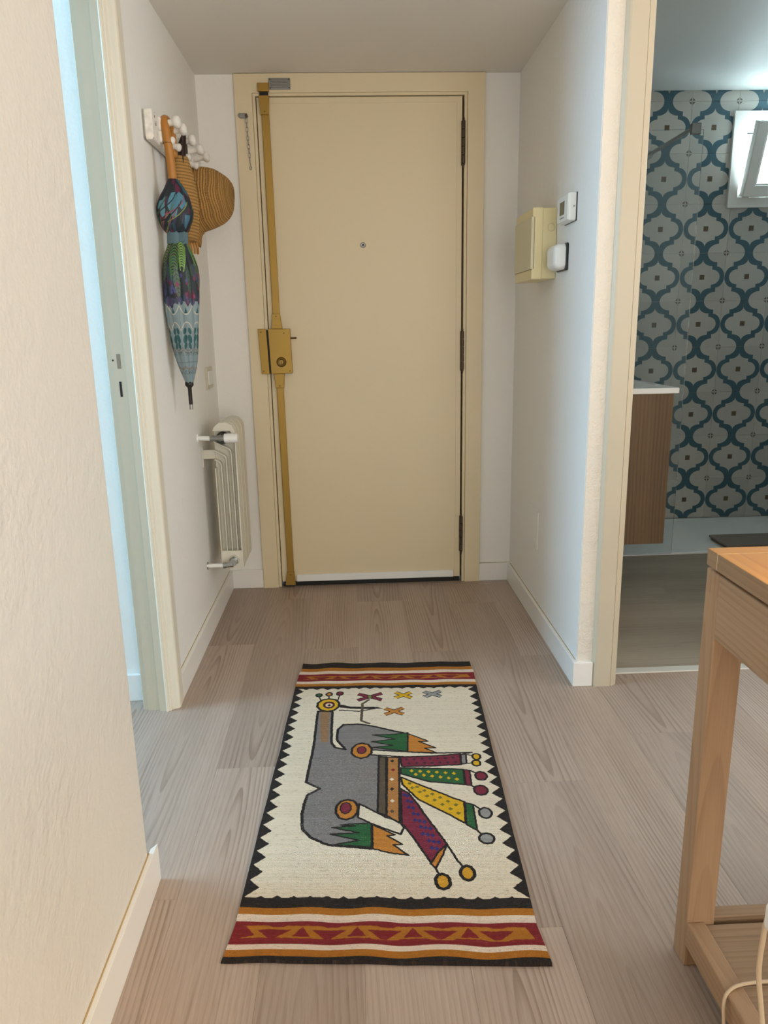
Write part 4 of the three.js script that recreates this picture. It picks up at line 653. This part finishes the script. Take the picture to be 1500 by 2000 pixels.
  mesh('pile', [rb(-0.257, 0.36, 0.011, 0.024, -0.112, 0.095, 0.006, 3)], mm, mt);
  mesh('folded_layer', [rb(-0.245, 0.36, 0.0, 0.0105, -0.112, 0.112, 0.004, 3)], mm, mt);
}

// ---------------------------------------------------------------- teak console table, lamp, cord
{
  const t = thing('console_table', 'weathered teak console table with lower shelf beside the rug', 'table', [0.505, 0, 2.1]);
  const tk = [0, 1, 2].map((k) => woodTex(256, 1024, 0.12, 0.9, [[184, 150, 116], [166, 138, 108], [186, 157, 126]][k], [[128, 96, 68], [112, 86, 62], [130, 102, 77]][k], 33.3 + 19 * k, { uc: [0.4, 1.2, 0.55][k], ring: 0.011, slope: [0.05, 0.02, 0.09][k], depth: [0, 0.02, -0.03][k], contrast: 0.6, fibre: 0.5 }));
  const topGlowTex = woodTex(256, 1024, 0.12, 0.9, [206, 152, 82], [150, 100, 48], 71.1, { uc: 0.6, ring: 0.014, slope: 0.03, contrast: 0.5, fibre: 0.4 });
  const tmat = tk.map((x) => new THREE.MeshStandardMaterial({ map: x, roughness: 0.62 })), topGlowMat = new THREE.MeshStandardMaterial({ map: topGlowTex, roughness: 0.6 });
  // beam with grain along its length (axis), uv along = v
  const beam = (x0, x1, y0, y1, z0, z1, ax, r = 0.0025) => { const g = rb(x0, x1, y0, y1, z0, z1, r), p = g.attributes.position, n = g.attributes.normal, u = g.attributes.uv; for (let i = 0; i < p.count; i++) { const c = [p.getX(i), p.getY(i), p.getZ(i)], m = [Math.abs(n.getX(i)), Math.abs(n.getY(i)), Math.abs(n.getZ(i))]; let o = [0, 1, 2].filter((k) => k !== ax); const a = m[o[0]] > m[o[1]] ? o[1] : o[0]; u.setXY(i, c[a] / 0.12 + 0.13 * (a + 1), c[ax] / 0.9 + 0.21); } return g; };
  const W = 0.62, L = 1.25, H = 0.786, lx = 0.008, lw = 0.05, lz = 0.043;
  for (const [x, z] of [[lx, 0.001], [W - lx - lw, 0.001], [lx, L - lz - 0.01], [W - lx - lw, L - lz - 0.01]]) mesh('leg', beam(x, x + lw, 0, 0.7495, z, z + lz, 1), tmat[0], t);
  for (const x of [lx, W - lx - 0.022]) mesh('apron', beam(x, x + 0.022, 0.641, 0.7488, 0.043, L - 0.05, 2), tmat[2], t);
  for (const z of [0.012, L - 0.04]) mesh('apron', beam(lx + lw, W - lx - lw, 0.641, 0.7488, z, z + 0.02, 0), tmat[1], t);
  mesh('top_spacer', beam(lx + 0.008, W - 0.016, 0.748, 0.759, 0.012, L - 0.02, 2), tmat[1], t);
  // top: cross boards at both ends, long boards between; weathered edges, golden lamp glow coloured into the upper faces
  const topFaces = [tmat[1], tmat[1], topGlowMat, tmat[1], tmat[1], tmat[1]];
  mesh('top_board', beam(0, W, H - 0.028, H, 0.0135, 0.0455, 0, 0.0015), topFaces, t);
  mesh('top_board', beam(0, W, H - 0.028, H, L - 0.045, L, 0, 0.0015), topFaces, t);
  mesh('joint_filler', bx(0.0006, W - 0.0006, H - 0.027, H - 0.0006, 0.0453, 0.0472), std('#d9c7a0', { roughness: 0.8 }), t);
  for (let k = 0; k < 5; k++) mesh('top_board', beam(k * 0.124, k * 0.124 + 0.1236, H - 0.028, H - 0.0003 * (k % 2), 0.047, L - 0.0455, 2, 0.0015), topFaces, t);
  for (const x of [lx, W - lx - 0.032]) mesh('stretcher', beam(x, x + 0.032, 0.046, 0.0945, 0.0435, L - 0.05, 2), tmat[0], t);
  for (const z of [0.008, L - 0.04]) mesh('stretcher', beam(lx + lw, W - lx - lw, 0.046, 0.0945, z, z + 0.026, 0), tmat[1], t);
  for (let k = 0; k < 9; k++) mesh('shelf_board', beam(lx + 0.0325, W - lx - 0.0325, 0.07, 0.0885, 0.0445 + k * 0.128, 0.0445 + k * 0.128 + 0.1275, 0), tmat[1], t);

  const lamp = thing('table_lamp', 'warm lamp with linen shade on the teak console table', 'lamp', [0.86, 0.786, 2.8]);
  mesh('base', lathe([[0, 0], [0.075, 0], [0.078, 0.006], [0.06, 0.016], [0.03, 0.03], [0.04, 0.08], [0.055, 0.13], [0.045, 0.19], [0.018, 0.22], [0.012, 0.25], [0, 0.25]], 36), std('#d8cdb8', { roughness: 0.4 }), lamp);
  mesh('stem', cyl([0, 0.24, 0], [0, 0.31, 0], 0.008), M.brass, lamp);
  mesh('shade', lathe([[0.16, 0.26], [0.161, 0.26], [0.111, 0.48], [0.11, 0.48], [0.16, 0.26]], 40), new THREE.MeshPhysicalMaterial({ color: '#efe2c8', roughness: 1, transmission: 0.45, thickness: 0, side: THREE.DoubleSide }), lamp);
  mesh('bulb', (() => { const s = new THREE.SphereGeometry(0.03, 16, 12); s.translate(0, 0.345, 0); return s; })(), new THREE.MeshStandardMaterial({ color: '#fff2dd', emissive: new THREE.Color(1, 0.72, 0.42), emissiveIntensity: 3 }), lamp);
  const pl = new THREE.PointLight(new THREE.Color().setRGB(1, 0.76, 0.48), 1.8); pl.name = 'lamp_light'; pl.position.set(0.86, 0.786 + 0.345, 2.8); pl.castShadow = true; pl.shadow.radius = 1.4; scene.add(pl);

  const c = thing('lamp_cord', 'beige fabric lamp cord with white inline switch hanging beside the table', 'cord', [0, 0, 0]);
  const cm = std('#cdb494', { roughness: 0.8 });
  mesh('cable', tube([[0.86, 0.7905, 2.718], [0.7, 0.7903, 2.66], [0.53, 0.7903, 2.56], [0.4995, 0.788, 2.52], [0.494, 0.7, 2.49], [0.492, 0.5, 2.44], [0.49, 0.346, 2.404], [0.49, 0.305, 2.399], [0.49, 0.247, 2.399], [0.49, 0.19, 2.418], [0.488, 0.1, 2.45], [0.482, 0.02, 2.47], [0.46, 0.0035, 2.52], [0.42, 0.0035, 2.62]], 0.0036, 120, 8), cm, c);
  mesh('inline_switch', rb(0.483, 0.497, 0.332, 0.372, 2.4035, 2.425, 0.006, 3), M.white, c);
  const e = thing('power_cord', 'tan cable lying on the table shelf and dropping over its stretcher', 'cord', [0, 0, 0]);
  mesh('cable', tube([[0.85, 0.092, 2.31], [0.7, 0.092, 2.275], [0.6, 0.094, 2.272], [0.545, 0.0985, 2.279], [0.518, 0.0975, 2.288], [0.5055, 0.085, 2.297], [0.501, 0.05, 2.312], [0.49, 0.012, 2.34], [0.47, 0.003, 2.40], [0.46, 0.003, 2.46]], 0.0028, 90, 8), cm, e);
}

renderer.render(scene, camera);
